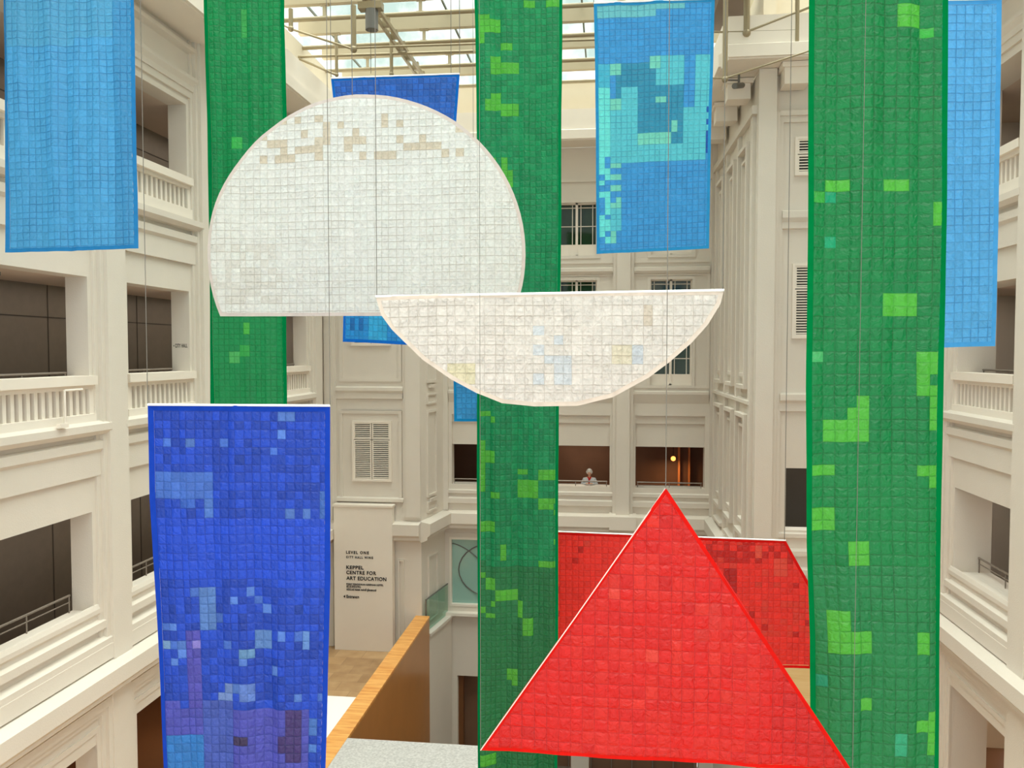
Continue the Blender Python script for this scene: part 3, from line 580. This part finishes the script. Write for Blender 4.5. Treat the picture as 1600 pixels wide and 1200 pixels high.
def fabric(name, label, cat, outline, Y, cs, base, var, rects, hem, hemw, fm, folds=(.03, 2.5, .3), puff=.010, sway=.012, seed=1, cords=(), rod=True, group=None, palette=(), jit=.12, sub=2, tilt=0.0, strip=None):
    if strip: outline = [(strip[0][0][0], strip[0][0][1]), (strip[1][0][0], strip[0][0][1]), (strip[1][0][0], strip[0][-1][1]), (strip[0][0][0], strip[0][-1][1])]
    R = random.Random(seed)
    P = [AY(px, py, Y) for px, py in outline]; poly = [(p.x, p.z) for p in P]
    x0 = min(p[0] for p in poly); x1 = max(p[0] for p in poly); z0 = min(p[1] for p in poly); z1 = max(p[1] for p in poly)
    if strip:
        z0, z1 = poly[2][1], poly[0][1]; x0, x1 = (poly[0][0]+poly[3][0])/2, (poly[1][0]+poly[2][0])/2
        poly = [(x0, z1), (x1, z1), (x1, z0), (x0, z0)]; P = [Vector((a, Y, b)) for a, b in poly]
    zt = max(p.z for p in P); xc = (x0+x1)/2
    o = thing(name, label, cat, (xc, Y, zt), group)
    off = seed*13.7
    def WP(x, z): return x, z
    if strip:
        Lp = [AY(a, b, Y) for a, b in strip[0]]; Rp = [AY(a, b, Y) for a, b in strip[1]]
        def at(pl, z):
            tl, bl = pl[0].z, pl[-1].z; q = tl+(bl-tl)*(z-z1)/(z0-z1)
            for a, b in zip(pl[:-1], pl[1:]):
                if q >= b.z-1e-6 or b is pl[-1]: t = (q-a.z)/(b.z-a.z); return a.x+(b.x-a.x)*t, q
        def WP(x, z):
            zz = min(z1, max(z0, z)); a = at(Lp, zz); b = at(Rp, zz); t = (x-x0)/(x1-x0)
            return a[0]+(b[0]-a[0])*t, a[1]+(b[1]-a[1])*t+(z-zz)
    def D(x, z):
        x, z = WP(x, z)
        f = folds[0]*(noise.noise((x*folds[1]+off, z*folds[2], 1))+.45*noise.noise((x*folds[1]*2.7, z*folds[2]*2+off, 5)))
        s = sway*noise.noise((off, z*.55, 9))+sway*.35*noise.noise((x*1.5, z*1.8, off))
        return Vector((x+s-xc, f+tilt*(z-zt), z+.012*noise.noise((x*1.1, z*.5, off+3))-zt))
    inn, L = inset(poly, hemw)
    ix0 = min(p[0] for p in inn); iz1 = max(p[1] for p in inn)
    nx = int((x1-ix0)/cs)+2; nz = int((iz1-z0)/cs)+2
    gx = [ix0+cs*k+R.uniform(-jit, jit)*cs for k in range(nx)]; gx[0] = ix0-.001
    gz = [iz1-cs*k+R.uniform(-jit, jit)*cs for k in range(nz)]; gz[0] = iz1+.001
    bm = bmesh.new(); uvl = bm.loops.layers.uv.new('cells'); cl = bm.loops.layers.float_color.new('patch')
    wr = []
    for r in rects:
        a = AY(r[0], r[1], Y); b = AY(r[2], r[3], Y); wr.append((min(a.x, b.x), max(a.x, b.x), min(a.z, b.z), max(a.z, b.z), r[4], r[5] if len(r) > 5 else 1.0))
    lay = {}
    V = {}
    def vert(i, j):
        if (i, j) not in V:
            ci, fi = divmod(i, sub); cj, fj = divmod(j, sub)
            x = gx[ci]+(gx[min(ci+1, nx-1)]-gx[ci])*fi/sub; z = gz[cj]+(gz[min(cj+1, nz-1)]-gz[cj])*fj/sub
            V[(i, j)] = bm.verts.new((x, 0, z)); lay[V[(i, j)]] = (i, j)
        return V[(i, j)]
    pf = {}
    for ci in range(nx-1):
        for cj in range(nz-1):
            cx = (gx[ci]+gx[ci+1])/2; cz = (gz[cj]+gz[cj+1])/2
            if cx > x1+cs or cz < z0-cs: continue
            c = list(base); k = 1+R.uniform(-var, var)
            if palette and R.random() < palette[0]: c = list(R.choice(palette[1]))
            cx, cz = WP(cx, cz)
            for (a, b, d, e, col, prob) in wr:
                if a <= cx <= b and d <= cz <= e and R.random() < prob: c = list(col); k = 1+R.uniform(-var*.5, var*.5)
            rgb = lin([v*k for v in c])
            for fi in range(sub):
                for fj in range(sub):
                    i, j = ci*sub+fi, cj*sub+fj
                    f = bm.faces.new((vert(i, j), vert(i, j+1), vert(i+1, j+1), vert(i+1, j))); f.smooth = True
                    for lp, (a, b) in zip(f.loops, ((i, j), (i, j+1), (i+1, j+1), (i+1, j))):
                        lp[uvl].uv = (a/sub, -b/sub); lp[cl] = (*rgb, 1)
    bm.verts.ensure_lookup_table()
    for v, (i, j) in lay.items():
        if sub > 1 and i % sub and j % sub: v.co.y = -puff*R.uniform(.4, 1.2)*(1 if sub == 2 else (.45, 1.5)[j % sub-1])
        elif sub == 3 and j % sub: v.co.y = -puff*.35*(.4, 1.5)[j % sub-1]
    for (a, b, ex, ez, nx_, nz_) in L:
        g = bm.verts[:]+bm.edges[:]+bm.faces[:]
        bmesh.ops.bisect_plane(bm, geom=g, plane_co=(a, 0, b), plane_no=(-nx_, 0, -nz_), clear_outer=True)
    for v in bm.verts:
        p = D(v.co.x, v.co.z); p.y += v.co.y; v.co = p
    me = bpy.data.meshes.new('quilted_cloth'); bm.to_mesh(me); bm.free(); me.materials.append(fm)
    c = bpy.data.objects.new('quilted_cloth', me); COL.objects.link(c); c.parent = o
    # hem all round
    vs = []; fs = []; n = len(poly)
    for k in range(n):
        a, b = poly[k], poly[(k+1) % n]; c_, d_ = inn[k], inn[(k+1) % n]
        m_ = max(1, int(math.hypot(b[0]-a[0], b[1]-a[1])/.06))
        for q in range(m_+1):
            t = q/m_; i0 = len(vs)
            pa = D(a[0]+(b[0]-a[0])*t, a[1]+(b[1]-a[1])*t); pb = D(c_[0]+(d_[0]-c_[0])*t, c_[1]+(d_[1]-c_[1])*t); pb.y -= .002
            vs += [pa, pb]
            if q: fs.append((i0-2, i0, i0+1, i0-1))
    me = bpy.data.meshes.new('hem'); me.from_pydata(vs, [], fs); me.materials.append(hem)
    for p in me.polygons: p.use_smooth = True
    h = bpy.data.objects.new('hem', me); COL.objects.link(h); h.parent = o
    if rod:   # batten in the top edge
        a, b = (P[0], P[1]); m_ = MB(); pa = D(a.x, a.z)+Vector((xc, Y, zt)); pb = D(b.x, b.z)+Vector((xc, Y, zt))
        m_.tube(pa, pb, .012, 8); r = m_.build('top_rod', WHITEB, o)
    for (px, py, ww) in cords:
        p = AY(px, py, Y)
        if strip: p = D(x0 if px < (outline[0][0]+outline[1][0])/2 else x1, z1)
        else: p = D(p.x, p.z)
        p = p+Vector((xc, Y, zt))
        MB().tube(p, (p.x, p.y, ZR-.05), ww, 6).build('suspension_cord', CABLE, o)
    return o
G_M = fabric_mat('green_quilt', (.42, .62, .5), .055); B_M = fabric_mat('blue_quilt', (.42, .55, .68), .055)
W_M = fabric_mat('white_quilt', (.66, .62, .58), .032, trans=.5, bump=1.0, rowk=.6); R_M = fabric_mat('red_quilt', (.72, .35, .35), .04)
# left pale blue
fabric('fabric_banner', 'wide pale blue patchwork banner hanging at the top left in front of the gallery', 'banner', None, 9.5, .092, (84, 176, 238), .03, [(0, -60, 215, 60, (90, 176, 228)), (175, 0, 215, 395, (72, 160, 220))],
       hem_mat('blue_hem', (50, 132, 196)), .05, B_M, folds=(.07, 4.5, .3), seed=3, strip=([(0, -60), (9, 395)], [(208, -60), (212, 200), (214, 388)]), cords=((4, -60, .005), (206, -60, .005)), group='pale blue patchwork banners')
# right pale blue (behind the right green)
fabric('fabric_banner', 'pale blue patchwork banner half hidden behind the right green banner', 'banner', None, 9.0, .092, (92, 182, 248), .03, [], hem_mat('blue_hem_light', (80, 165, 232)), .05, B_M, folds=(.02, 3, .3), seed=4, strip=([(1400, 3), (1400, 545)], [(1566, -2), (1555, 541)]), cords=((1402, 3, .005), (1564, -2, .005)), group='pale blue patchwork banners')
# mid pale blue with turquoise patches
T1 = (90, 205, 225); T2 = (120, 220, 205); T3 = (45, 150, 190); T4 = (110, 235, 235)
fabric('fabric_banner', 'mid blue patchwork banner with turquoise and mint patches at the top right of centre', 'banner', None, 13.0, .092, (58, 158, 228), .03,
       [(928, 0, 1068, 18, (110, 200, 215)), (960, 96, 1066, 245, T3), (933, 100, 955, 135, (70, 190, 225)), (933, 135, 956, 248, T4), (933, 248, 956, 390, T4, .6), (956, 248, 974, 390, T2, .5), (956, 330, 974, 362, T1),
        (956, 96, 974, 115, T2), (1028, 89, 1067, 128, T1), (1086, 87, 1112, 240, T1), (1064, 166, 1104, 246, T1), (974, 134, 992, 240, T1), (956, 168, 974, 240, T1), (956, 228, 1100, 248, T1), (1011, 92, 1030, 102, T2), (1021, 151, 1045, 160, T2), (1047, 188, 1056, 206, T2), (992, 210, 1047, 228, T2), (956, 153, 974, 172, T2), (1101, 164, 1112, 176, (20, 95, 190)), (1101, 184, 1112, 194, (20, 95, 190)), (1101, 204, 1112, 241, (14, 88, 185)), (974, 180, 992, 240, T1)],
       hem_mat('blue_hem_mid', (50, 146, 205)), .05, B_M, folds=(.03, 3, .3), seed=5, strip=([(928, 5), (931, 200), (932, 397)], [(1117, -2), (1112, 180), (1108, 388)]), cords=((930, 5, .006), (1115, -2, .006)), group='pale blue patchwork banners')
# dark blue behind the white circle
fabric('fabric_banner', 'dark blue to bright blue patchwork banner hanging behind the white circle', 'banner', None, 12.5, .092, (38, 104, 205), .08,
       [(517, 260, 720, 400, (30, 122, 210)), (517, 400, 720, 545, (30, 146, 222)), (575, 480, 605, 545, (50, 175, 232)), (550, 495, 566, 515, (20, 110, 185), .6)], hem_mat('dark_blue_hem', (28, 108, 204)), .05, B_M, folds=(.02, 3, .3), seed=6, strip=([(517, 122), (523, 180), (537, 470), (535, 534)], [(718, 115), (712, 200), (705, 360), (702, 541)]), cords=((519, 122, .006), (716, 115, .006)))
fabric('fabric_banner', 'narrow bright blue banner end showing behind the centre green banner under the white half circle', 'banner', None, 14.2, .095, (58, 158, 226), .05, [], hem_mat('blue_hem_far', (30, 140, 205)), .05, B_M, folds=(.02, 3, .3), seed=8, strip=([(705, 300), (709, 658)], [(868, 300), (866, 661)]), cords=((707, 300, .006), (866, 300, .006)), group='pale blue patchwork banners')
# green banners
LG = (84, 188, 62)
fabric('fabric_strip', 'long green patchwork strip hanging behind the left edge of the white circle', 'banner', None, 12.5, .094, (12, 148, 84), .05,
       [(330, 500, 450, 760, (24, 152, 88)), (361, 215, 378, 232, (60, 190, 90)), (383, 505, 392, 522, (80, 195, 80)), (370, 535, 390, 560, (60, 185, 90)), (355, 545, 375, 565, (85, 195, 110)), (375, 15, 388, 55, (60, 175, 90))],
       hem_mat('green_hem_left', (6, 128, 70)), .07, G_M, folds=(.09, 6, .22), sway=.012, seed=11, strip=([(318, -60), (323, 200), (327, 400), (328, 760)], [(445, -60), (446, 200), (449, 640), (449, 760)]), cords=((322, -60, .005), (442, -60, .005)), group='long green patchwork strips')
fabric('fabric_strip', 'long green patchwork strip with light green patches hanging down the centre', 'banner', None, 12.8, .094, (14, 146, 90), .07,
       [(745, 880, 875, 1240, (34, 128, 76)), (745, 22, 757, 68, LG), (757, 22, 768, 44, LG), (757, 32, 782, 45, LG), (782, 64, 805, 77, LG), (762, 90, 784, 113, LG), (784, 100, 806, 112, LG), (762, 148, 784, 170, LG), (784, 160, 806, 180, LG), (784, 248, 796, 270, LG), (784, 270, 806, 292, LG), (815, 4, 836, 15, LG), (838, 0, 878, 4, LG), (858, 0, 878, 14, LG), (770, 248, 776, 258, LG),
        (745, 643, 765, 653, LG), (765, 653, 774, 663, LG), (745, 684, 755, 770, LG), (755, 706, 775, 728, LG), (764, 769, 785, 780, LG), (804, 730, 822, 741, LG), (804, 751, 843, 775, LG), (843, 732, 873, 754, LG), (843, 776, 862, 797, LG), (862, 776, 873, 787, LG), (863, 798, 873, 809, LG), (745, 813, 774, 833, LG), (745, 833, 754, 858, LG), (785, 853, 795, 876, LG), (841, 874, 873, 887, LG), (863, 842, 873, 853, LG),
        (745, 898, 765, 908, LG), (757, 906, 775, 918, LG), (774, 918, 812, 941, LG), (745, 918, 754, 962, LG), (765, 939, 775, 952, LG), (745, 952, 774, 962, LG), (812, 941, 820, 968, LG), (818, 966, 829, 990, LG), (794, 1045, 812, 1068, LG), (745, 1110, 753, 1130, LG), (745, 1180, 775, 1200, LG)],
       hem_mat('green_hem_centre', (8, 130, 74)), .05, G_M, folds=(.12, 3.2, .2), sway=.012, seed=12, strip=([(741, -60), (746, 300), (745, 640), (747, 1240)], [(879, -60), (878, 300), (873, 640), (871, 1240)]), cords=((745, -60, .005), (875, -60, .005)), group='long green patchwork strips')
fabric('fabric_strip', 'widest long green patchwork strip with light green patches hanging nearest on the right', 'banner', None, 7.0, .095, (8, 134, 70), .03,
       [(1262, 880, 1482, 1240, (30, 136, 76)), (1262, 700, 1482, 880, (16, 138, 72)), (1397, 3, 1431, 38, LG), (1431, 38, 1463, 55, (60, 185, 70)), (1262, 122, 1279, 192, (90, 195, 50)), (1295, 277, 1327, 294, LG), (1278, 296, 1294, 311, (60, 175, 70)), (1377, 283, 1411, 302, LG), (1411, 299, 1428, 316, LG), (1462, 313, 1480, 349, (80, 190, 55)), (1375, 453, 1443, 488, LG),
        (1295, 294, 1310, 312, (10, 165, 115)), (1310, 345, 1342, 360, (16, 165, 110)), (1295, 362, 1310, 392, (16, 168, 115)), (1263, 395, 1277, 425, (16, 158, 110)), (1274, 544, 1291, 560, (80, 190, 115)), (1262, 525, 1274, 555, (40, 170, 105)),
        (1426, 555, 1475, 590, LG), (1426, 588, 1459, 622, LG), (1459, 606, 1475, 673, LG), (1289, 657, 1357, 691, LG), (1324, 641, 1357, 660, LG), (1340, 624, 1357, 645, LG), (1258, 709, 1271, 758, LG), (1271, 724, 1307, 741, LG), (1258, 774, 1271, 823, LG), (1271, 789, 1307, 823, LG), (1425, 721, 1473, 738, LG), (1457, 738, 1473, 756, LG),
        (1323, 853, 1356, 886, LG), (1424, 986, 1453, 1018, LG), (1294, 952, 1325, 1018, LG), (1325, 983, 1357, 1015, LG), (1266, 1017, 1280, 1082, LG), (1344, 1092, 1360, 1108, LG), (1450, 1115, 1467, 1181, LG), (1435, 1132, 1450, 1147, LG), (1391, 1146, 1408, 1178, (50, 170, 125)), (1280, 1050, 1292, 1080, (20, 150, 110))],
       hem_mat('green_hem_right', (4, 124, 64)), .05, G_M, folds=(.08, 4, .25), sway=.008, seed=13, strip=([(1264, -60), (1262, 300), (1259, 600), (1260, 850), (1266, 1000), (1268, 1240)], [(1482, -60), (1480, 300), (1475, 600), (1472, 900), (1466, 1240)]), cords=((1270, -60, .004), (1476, -60, .004)), group='long green patchwork strips')
# royal blue
fabric('fabric_banner', 'large royal blue patchwork banner with purple patches in the left foreground', 'banner', None, 7.9, .0915, (34, 78, 208), .10,
       [(232, 740, 335, 785, (76, 122, 222)), (318, 785, 334, 805, (84, 130, 222)), (262, 785, 300, 800, (64, 112, 222), .6), (232, 805, 516, 915, (36, 84, 228)), (494, 772, 516, 803, (70, 115, 205)), (310, 923, 337, 982, (96, 140, 218)), (287, 983, 310, 1110, (88, 86, 196)), (253, 1100, 480, 1240, (84, 88, 198)), (250, 1098, 500, 1110, (74, 84, 200)), (313, 1098, 366, 1240, (74, 98, 198)),
        (343, 1083, 367, 1101, (120, 150, 218)), (353, 1072, 367, 1088, (120, 150, 218)), (380, 1075, 393, 1097, (104, 140, 226)), (368, 1145, 383, 1158, (70, 58, 100)), (448, 1102, 472, 1187, (78, 62, 130)), (437, 1155, 465, 1180, (78, 62, 130)), (266, 1153, 314, 1240, (50, 130, 216)), (480, 1105, 497, 1240, (80, 130, 220), .5), (378, 1010, 393, 1027, (110, 160, 215)), (474, 983, 488, 1014, (105, 150, 225), .8), (298, 998, 309, 1010, (150, 140, 235)), (254, 998, 271, 1012, (120, 160, 210)), (396, 984, 420, 1010, (100, 145, 220))],
       hem_mat('royal_hem', (34, 72, 190)), .06, B_M, folds=(.05, 3.5, .25), sway=.008, seed=14, strip=([(232, 632), (234, 780), (240, 900), (248, 1060), (257, 1240)], [(516, 633), (516, 900), (512, 1060), (508, 1240)]), cords=((228, 632, .004), (516, 633, .004)), palette=(.13, [(76, 120, 222), (30, 74, 196), (90, 134, 226)]))
# white circle cut by a chord
pts = []
cx, cy, rr = 573, 396, 248
a0 = math.asin(98/rr)
for k in range(61):
    a = math.pi+a0 - (math.pi+2*a0)*k/60
    pts.append((cx+rr*math.cos(a), cy-rr*math.sin(a)))
pts = pts[::-1]
beige = (236, 220, 198)
fabric('fabric_circle', 'large white patchwork circle with a flat cut bottom hanging left of centre', 'fabric panel', pts, 10.0, .096, (255, 251, 245), .01, [(380, 205, 730, 245, beige, .35), (440, 180, 640, 225, beige, .2), (325, 380, 440, 470, (246, 240, 232), .5)],
       hem_mat('white_hem', (232, 216, 208), .45), .045, W_M, folds=(.05, 1.2, .3), puff=.014, sub=3, sway=.01, seed=15, cords=((551, 150, .005), (740, 216, .003)), rod=False)
# white half circle
hp = [(1132, 453), (587, 462), (596, 491), (613, 514), (636, 537), (662, 563), (706, 594), (745, 615), (785, 631), (835, 636), (902, 635), (958, 621), (1014, 590), (1046, 566), (1080, 536), (1106, 507), (1126, 475)]
fabric('fabric_half_circle', 'cream white patchwork half circle with its flat edge up hanging before the far wall', 'fabric panel', hp, 7.5, .092, (242, 234, 227), .02, [(700, 575, 745, 600, (238, 228, 196)), (985, 545, 1010, 575, (215, 220, 228)), (950, 545, 985, 575, (238, 228, 205)), (835, 515, 890, 600, (226, 230, 236), .4), (1000, 480, 1017, 512, (230, 216, 200))],
       hem_mat('cream_hem', (236, 220, 206), .4), .04, W_M, folds=(.03, 1.6, .5), puff=.016, sub=3, sway=.01, seed=16, cords=((589, 462, .004), (1130, 453, .004)))
# red house-shaped fabric behind
fabric('fabric_roof_shape', 'darker red patchwork hexagonal panel hanging behind the red triangle', 'fabric panel', [(800, 828), (1228, 845), (1272, 925), (1268, 1045), (1040, 1040), (762, 1035), (760, 900)], 14.0, .105, (248, 48, 40), .04, [(1100, 845, 1240, 880, (206, 30, 26), .6), (1130, 890, 1155, 925, (190, 24, 24)), (1211, 876, 1232, 897, (240, 78, 62)), (1182, 856, 1192, 875, (240, 84, 66)), (1190, 925, 1265, 1000, (236, 58, 46), .4)],
       hem_mat('red_hem_back', (220, 28, 26)), .05, R_M, folds=(.02, 2.5, .4), seed=17, cords=((802, 828, .006), (1226, 845, .006)), palette=(.1, [(236, 60, 48), (206, 30, 26)]))
# red triangle
tri = fabric('fabric_triangle', 'big bright red patchwork triangle hanging in the foreground', 'fabric panel', [(1040, 762), (1040.5, 762), (1333, 1207), (750, 1173)], 6.3, .097, (230, 26, 20), .025, [(1000, 860, 1035, 940, (234, 42, 32)), (1090, 985, 1130, 1005, (224, 44, 36)), (1110, 950, 1130, 985, (228, 46, 38)), (1005, 1020, 1025, 1040, (240, 66, 52)), (950, 920, 970, 945, (240, 66, 52)), (1045, 1020, 1150, 1045, (236, 46, 34), .5), (900, 840, 1180, 1240, (232, 36, 26), .35)],
       hem_mat('red_hem_front', (226, 32, 26)), .03, R_M, folds=(.03, 1.5, .5), puff=.012, sway=.0, seed=18, cords=((1040, 764, .003), (751, 1172, .002), (1331, 1206, .002)), rod=False, palette=(.1, [(236, 46, 34), (220, 24, 20)]))
edge_cord(tri, [(751, 1172), (900, 963), (1040, 763)], 6.3, .0045, mat('pink_white_cord', (240, 200, 190), .6, noise_amt=.02)); edge_cord(tri, [(1040, 763), (1180, 976), (1331, 1205)], 6.3, .004, mat('red_cord', (200, 30, 26), .6, noise_amt=.02))
# ------------------------------------------------------------------ the person at the far opening
def skin_chain(verts, edges, radii, name, m, parent, loc, lv=2):
    me = bpy.data.meshes.new(name); me.from_pydata(verts, edges, []); o = bpy.data.objects.new(name, me); COL.objects.link(o)
    md = o.modifiers.new('skin', 'SKIN'); o.modifiers.new('sub', 'SUBSURF').levels = lv
    sv = me.skin_vertices[0].data
    for i, r in enumerate(radii): sv[i].radius = r if isinstance(r, tuple) else (r, r); sv[i].use_root = (i == 0)
    bpy.context.view_layer.update()
    n = bpy.data.meshes.new_from_object(o.evaluated_get(bpy.context.evaluated_depsgraph_get()))
    bpy.data.objects.remove(o); n.name = name; n.materials.clear(); n.materials.append(m)
    for p in n.polygons: p.use_smooth = True
    q = bpy.data.objects.new(name, n); COL.objects.link(q); q.parent = parent; q.location = loc; return q
SKIN = mat('skin', (214, 168, 142), .55, noise_amt=.03); HAIR = mat('grey_hair', (214, 208, 200), .7, noise_amt=.15, nscale=60)
CARD = mat('pale_grey_cardigan', (196, 198, 200), .85, noise_amt=.06, nscale=30); REDS = mat('red_scarf', (190, 36, 34), .7, noise_amt=.08, nscale=40); TROU = mat('dark_trousers', (52, 50, 56), .8, noise_amt=.05); DARKEYE = mat('dark_eye', (50, 36, 30), .4, noise_amt=.02)
pp = AY(921, 745, 27.62); px_ = pp.x; FZ = 3.62
per = thing('person', 'person with short grey hair, pale grey cardigan and red scarf leaning at the far rail', 'person', (px_, 27.62, FZ))
# y local negative = towards the atrium
V = []; Ed = []; Rd = []
def add(p, r, par=None):
    V.append(p); Rd.append(r)
    if par is not None: Ed.append((par, len(V)-1))
    return len(V)-1
pel = add((0, .05, .86), (.15, .11)); wa = add((0, .03, 1.0), (.13, .10), pel); ch = add((0, -.02, 1.18), (.15, .11), wa); sh = add((0, -.04, 1.30), (.11, .08), ch); nk = add((0, -.065, 1.385), .042, sh)
h0 = add((0, -.095, 1.45), (.052, .066), nk); h1 = add((0, -.10, 1.50), (.072, .088), h0); h2 = add((0, -.09, 1.57), (.07, .085), h1); h3 = add((0, -.08, 1.615), (.04, .05), h2)
for s in (-1, 1):
    a = add((s*.16, -.04, 1.28), .052, sh); b = add((s*.25, -.06, 1.08), .042, a); c = add((s*.15, -.26, 1.17), .034, b); d = add((s*.07, -.34, 1.19), (.028, .02), c); e = add((s*.045, -.38, 1.19), (.036, .014), d)
    for k in range(4):
        f0 = add((s*(.02+.018*k), -.405, 1.20-.004*k), .009, e); f1 = add((s*(.018+.018*k), -.428, 1.185), .008, f0); add((s*(.016+.018*k), -.425, 1.16+.004*abs(k-1)), .007, f1)
    t0 = add((s*.03, -.365, 1.215), .010, d); add((s*.012, -.385, 1.22), .008, t0)
    l0 = add((s*.09, .05, .78), .082, pel); l1 = add((s*.10, .0, .45), .058, l0); l2 = add((s*.10, .06, .10), .04, l1); l3 = add((s*.10, .0, .035), .034, l2); add((s*.105, -.12, .03), .028, l3)
body = skin_chain(V, Ed, Rd, 'body', SKIN, per, (0, 0, 0))
W0 = Vector((px_, 27.62, FZ))
m = MB(); m.pts([W0+Vector(p) for p in ((-.014, -.175, 1.485), (.014, -.175, 1.485), (0, -.205, 1.49), (0, -.172, 1.53), (0, -.17, 1.475))], [(0, 2, 3), (2, 1, 3), (0, 4, 2), (4, 1, 2), (0, 3, 1), (0, 1, 4)]); m.build('nose', SKIN, per)
for s in (-1, 1):
    MB().ball(W0+Vector((s*.028, -.168, 1.525)), .009, 8, 6).build('eye', DARKEYE, per)
    MB().ball(W0+Vector((s*.075, -.09, 1.505)), .018, 8, 6, 1.5).build('ear', SKIN, per)
MB().box(px_-.022, px_+.022, 27.62-.180, 27.62-.165, FZ+1.458, FZ+1.466).build('mouth', mat('lips', (170, 90, 80), .5, noise_amt=.02), per)
hv = []; hf = []
hm = MB()
for (x, y, z, r) in ((0, -.075, 1.575, .098), (-.05, -.08, 1.55, .065), (.05, -.08, 1.55, .065), (0, -.03, 1.53, .09), (-.03, -.13, 1.605, .05), (.03, -.13, 1.605, .05)): hm.ball(W0+Vector((x, y, z)), r, 14, 8)
hm.build('hair', HAIR, per)
# clothes: garment shells following the same skeleton with slightly larger radii
cv = [(0, .05, .84), (0, .03, 1.0), (0, -.02, 1.18), (0, -.04, 1.29), (0, -.055, 1.345)]; ce = [(0, 1), (1, 2), (2, 3), (3, 4)]; crd = [(.175, .13), (.16, .13), (.185, .14), (.16, .12), (.075, .07)]
for s in (-1, 1):
    i = len(cv); cv += [(s*.175, -.04, 1.285), (s*.26, -.06, 1.08), (s*.155, -.25, 1.165), (s*.095, -.315, 1.185)]; ce += [(3, i), (i, i+1), (i+1, i+2), (i+2, i+3)]; crd += [.074, .06, .046, .038]
skin_chain(cv, ce, crd, 'cardigan', CARD, per, (0, 0, 0))
tv = [(0, .05, .86)]; te = []; trd = [(.17, .125)]
for s in (-1, 1):
    i = len(tv); tv += [(s*.09, .05, .76), (s*.10, .0, .45), (s*.10, .055, .12)]; te += [(0, i), (i, i+1), (i+1, i+2)]; trd += [.098, .075, .062]
skin_chain(tv, te, trd, 'trousers', TROU, per, (0, 0, 0))
sv_ = [(0, -.135, 1.31), (-.05, -.12, 1.37), (-.03, -.04, 1.40), (.03, -.04, 1.40), (.05, -.12, 1.37), (-.012, -.16, 1.2), (.012, -.158, 1.12), (0, -.15, 1.05)]
skin_chain(sv_, [(0, 1), (1, 2), (2, 3), (3, 4), (4, 0), (0, 5), (5, 6), (6, 7)], [.028, .022, .02, .02, .022, .026, .026, .02], 'scarf', REDS, per, (0, 0, 0), 1)
for x_, w_, cc, zz in ((2.62, .07, 'amber_glow_strip', 0), (3.0, .06, 'amber_glow_strip', 0), (.1, .35, 'pale_strip', .9)):  # amber posts carry the lamp's glow in their colour
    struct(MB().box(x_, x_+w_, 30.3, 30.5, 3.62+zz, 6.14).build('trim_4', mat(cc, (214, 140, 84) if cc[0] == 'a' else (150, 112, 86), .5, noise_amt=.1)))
# warm lamp deep in the far interior
q = thing('pendant_lamp', 'small warm glowing lamp deep in the opening behind the red triangle tip', 'lamp', (2.4, 29.8, 6.15))
MB().tube((2.4, 29.8, 6.15), (2.4, 29.8, 5.45), .01).build('cord', BLACK, q); MB().ball((2.4, 29.8, 5.38), .09).build('bulb', mat('warm_bulb', (255, 150, 70), .5, emit=1.6), q)
lamp('pendant_and_fill_light', (-1, 29, 6.1), 14, 2.0, (1, .75, .55))  # added fill for the dark far interior, no fitting hangs here
lamp('pendant_and_fill_light', (2.4, 29.7, 5.25), 7, .2, (1, .55, .25))
for z in (6.40, 10.59, 14.65):  # unseen fill lamps, added to lift the dark upper galleries
    lamp('gallery_fill_light', (-10.3, 14, z), 26, 20, (1, .88, .75), None).data.shape = 'RECTANGLE'; COL.objects[-1].data.size = .3; COL.objects[-1].data.size_y = 20
    lamp('gallery_fill_light', (8.8, 12, z), 22, .3, (1, .88, .75), 15)
# warm downlights of the level-one galleries and the basement
for y in (8, 13, 18, 22.5): lamp('gallery_downlight', (-10.6, y, 2.45), 10, .6, (1, .72, .42))
for y in (8, 13, 18): lamp('gallery_downlight', (8.6, y, 2.45), 12, .6, (1, .72, .42))
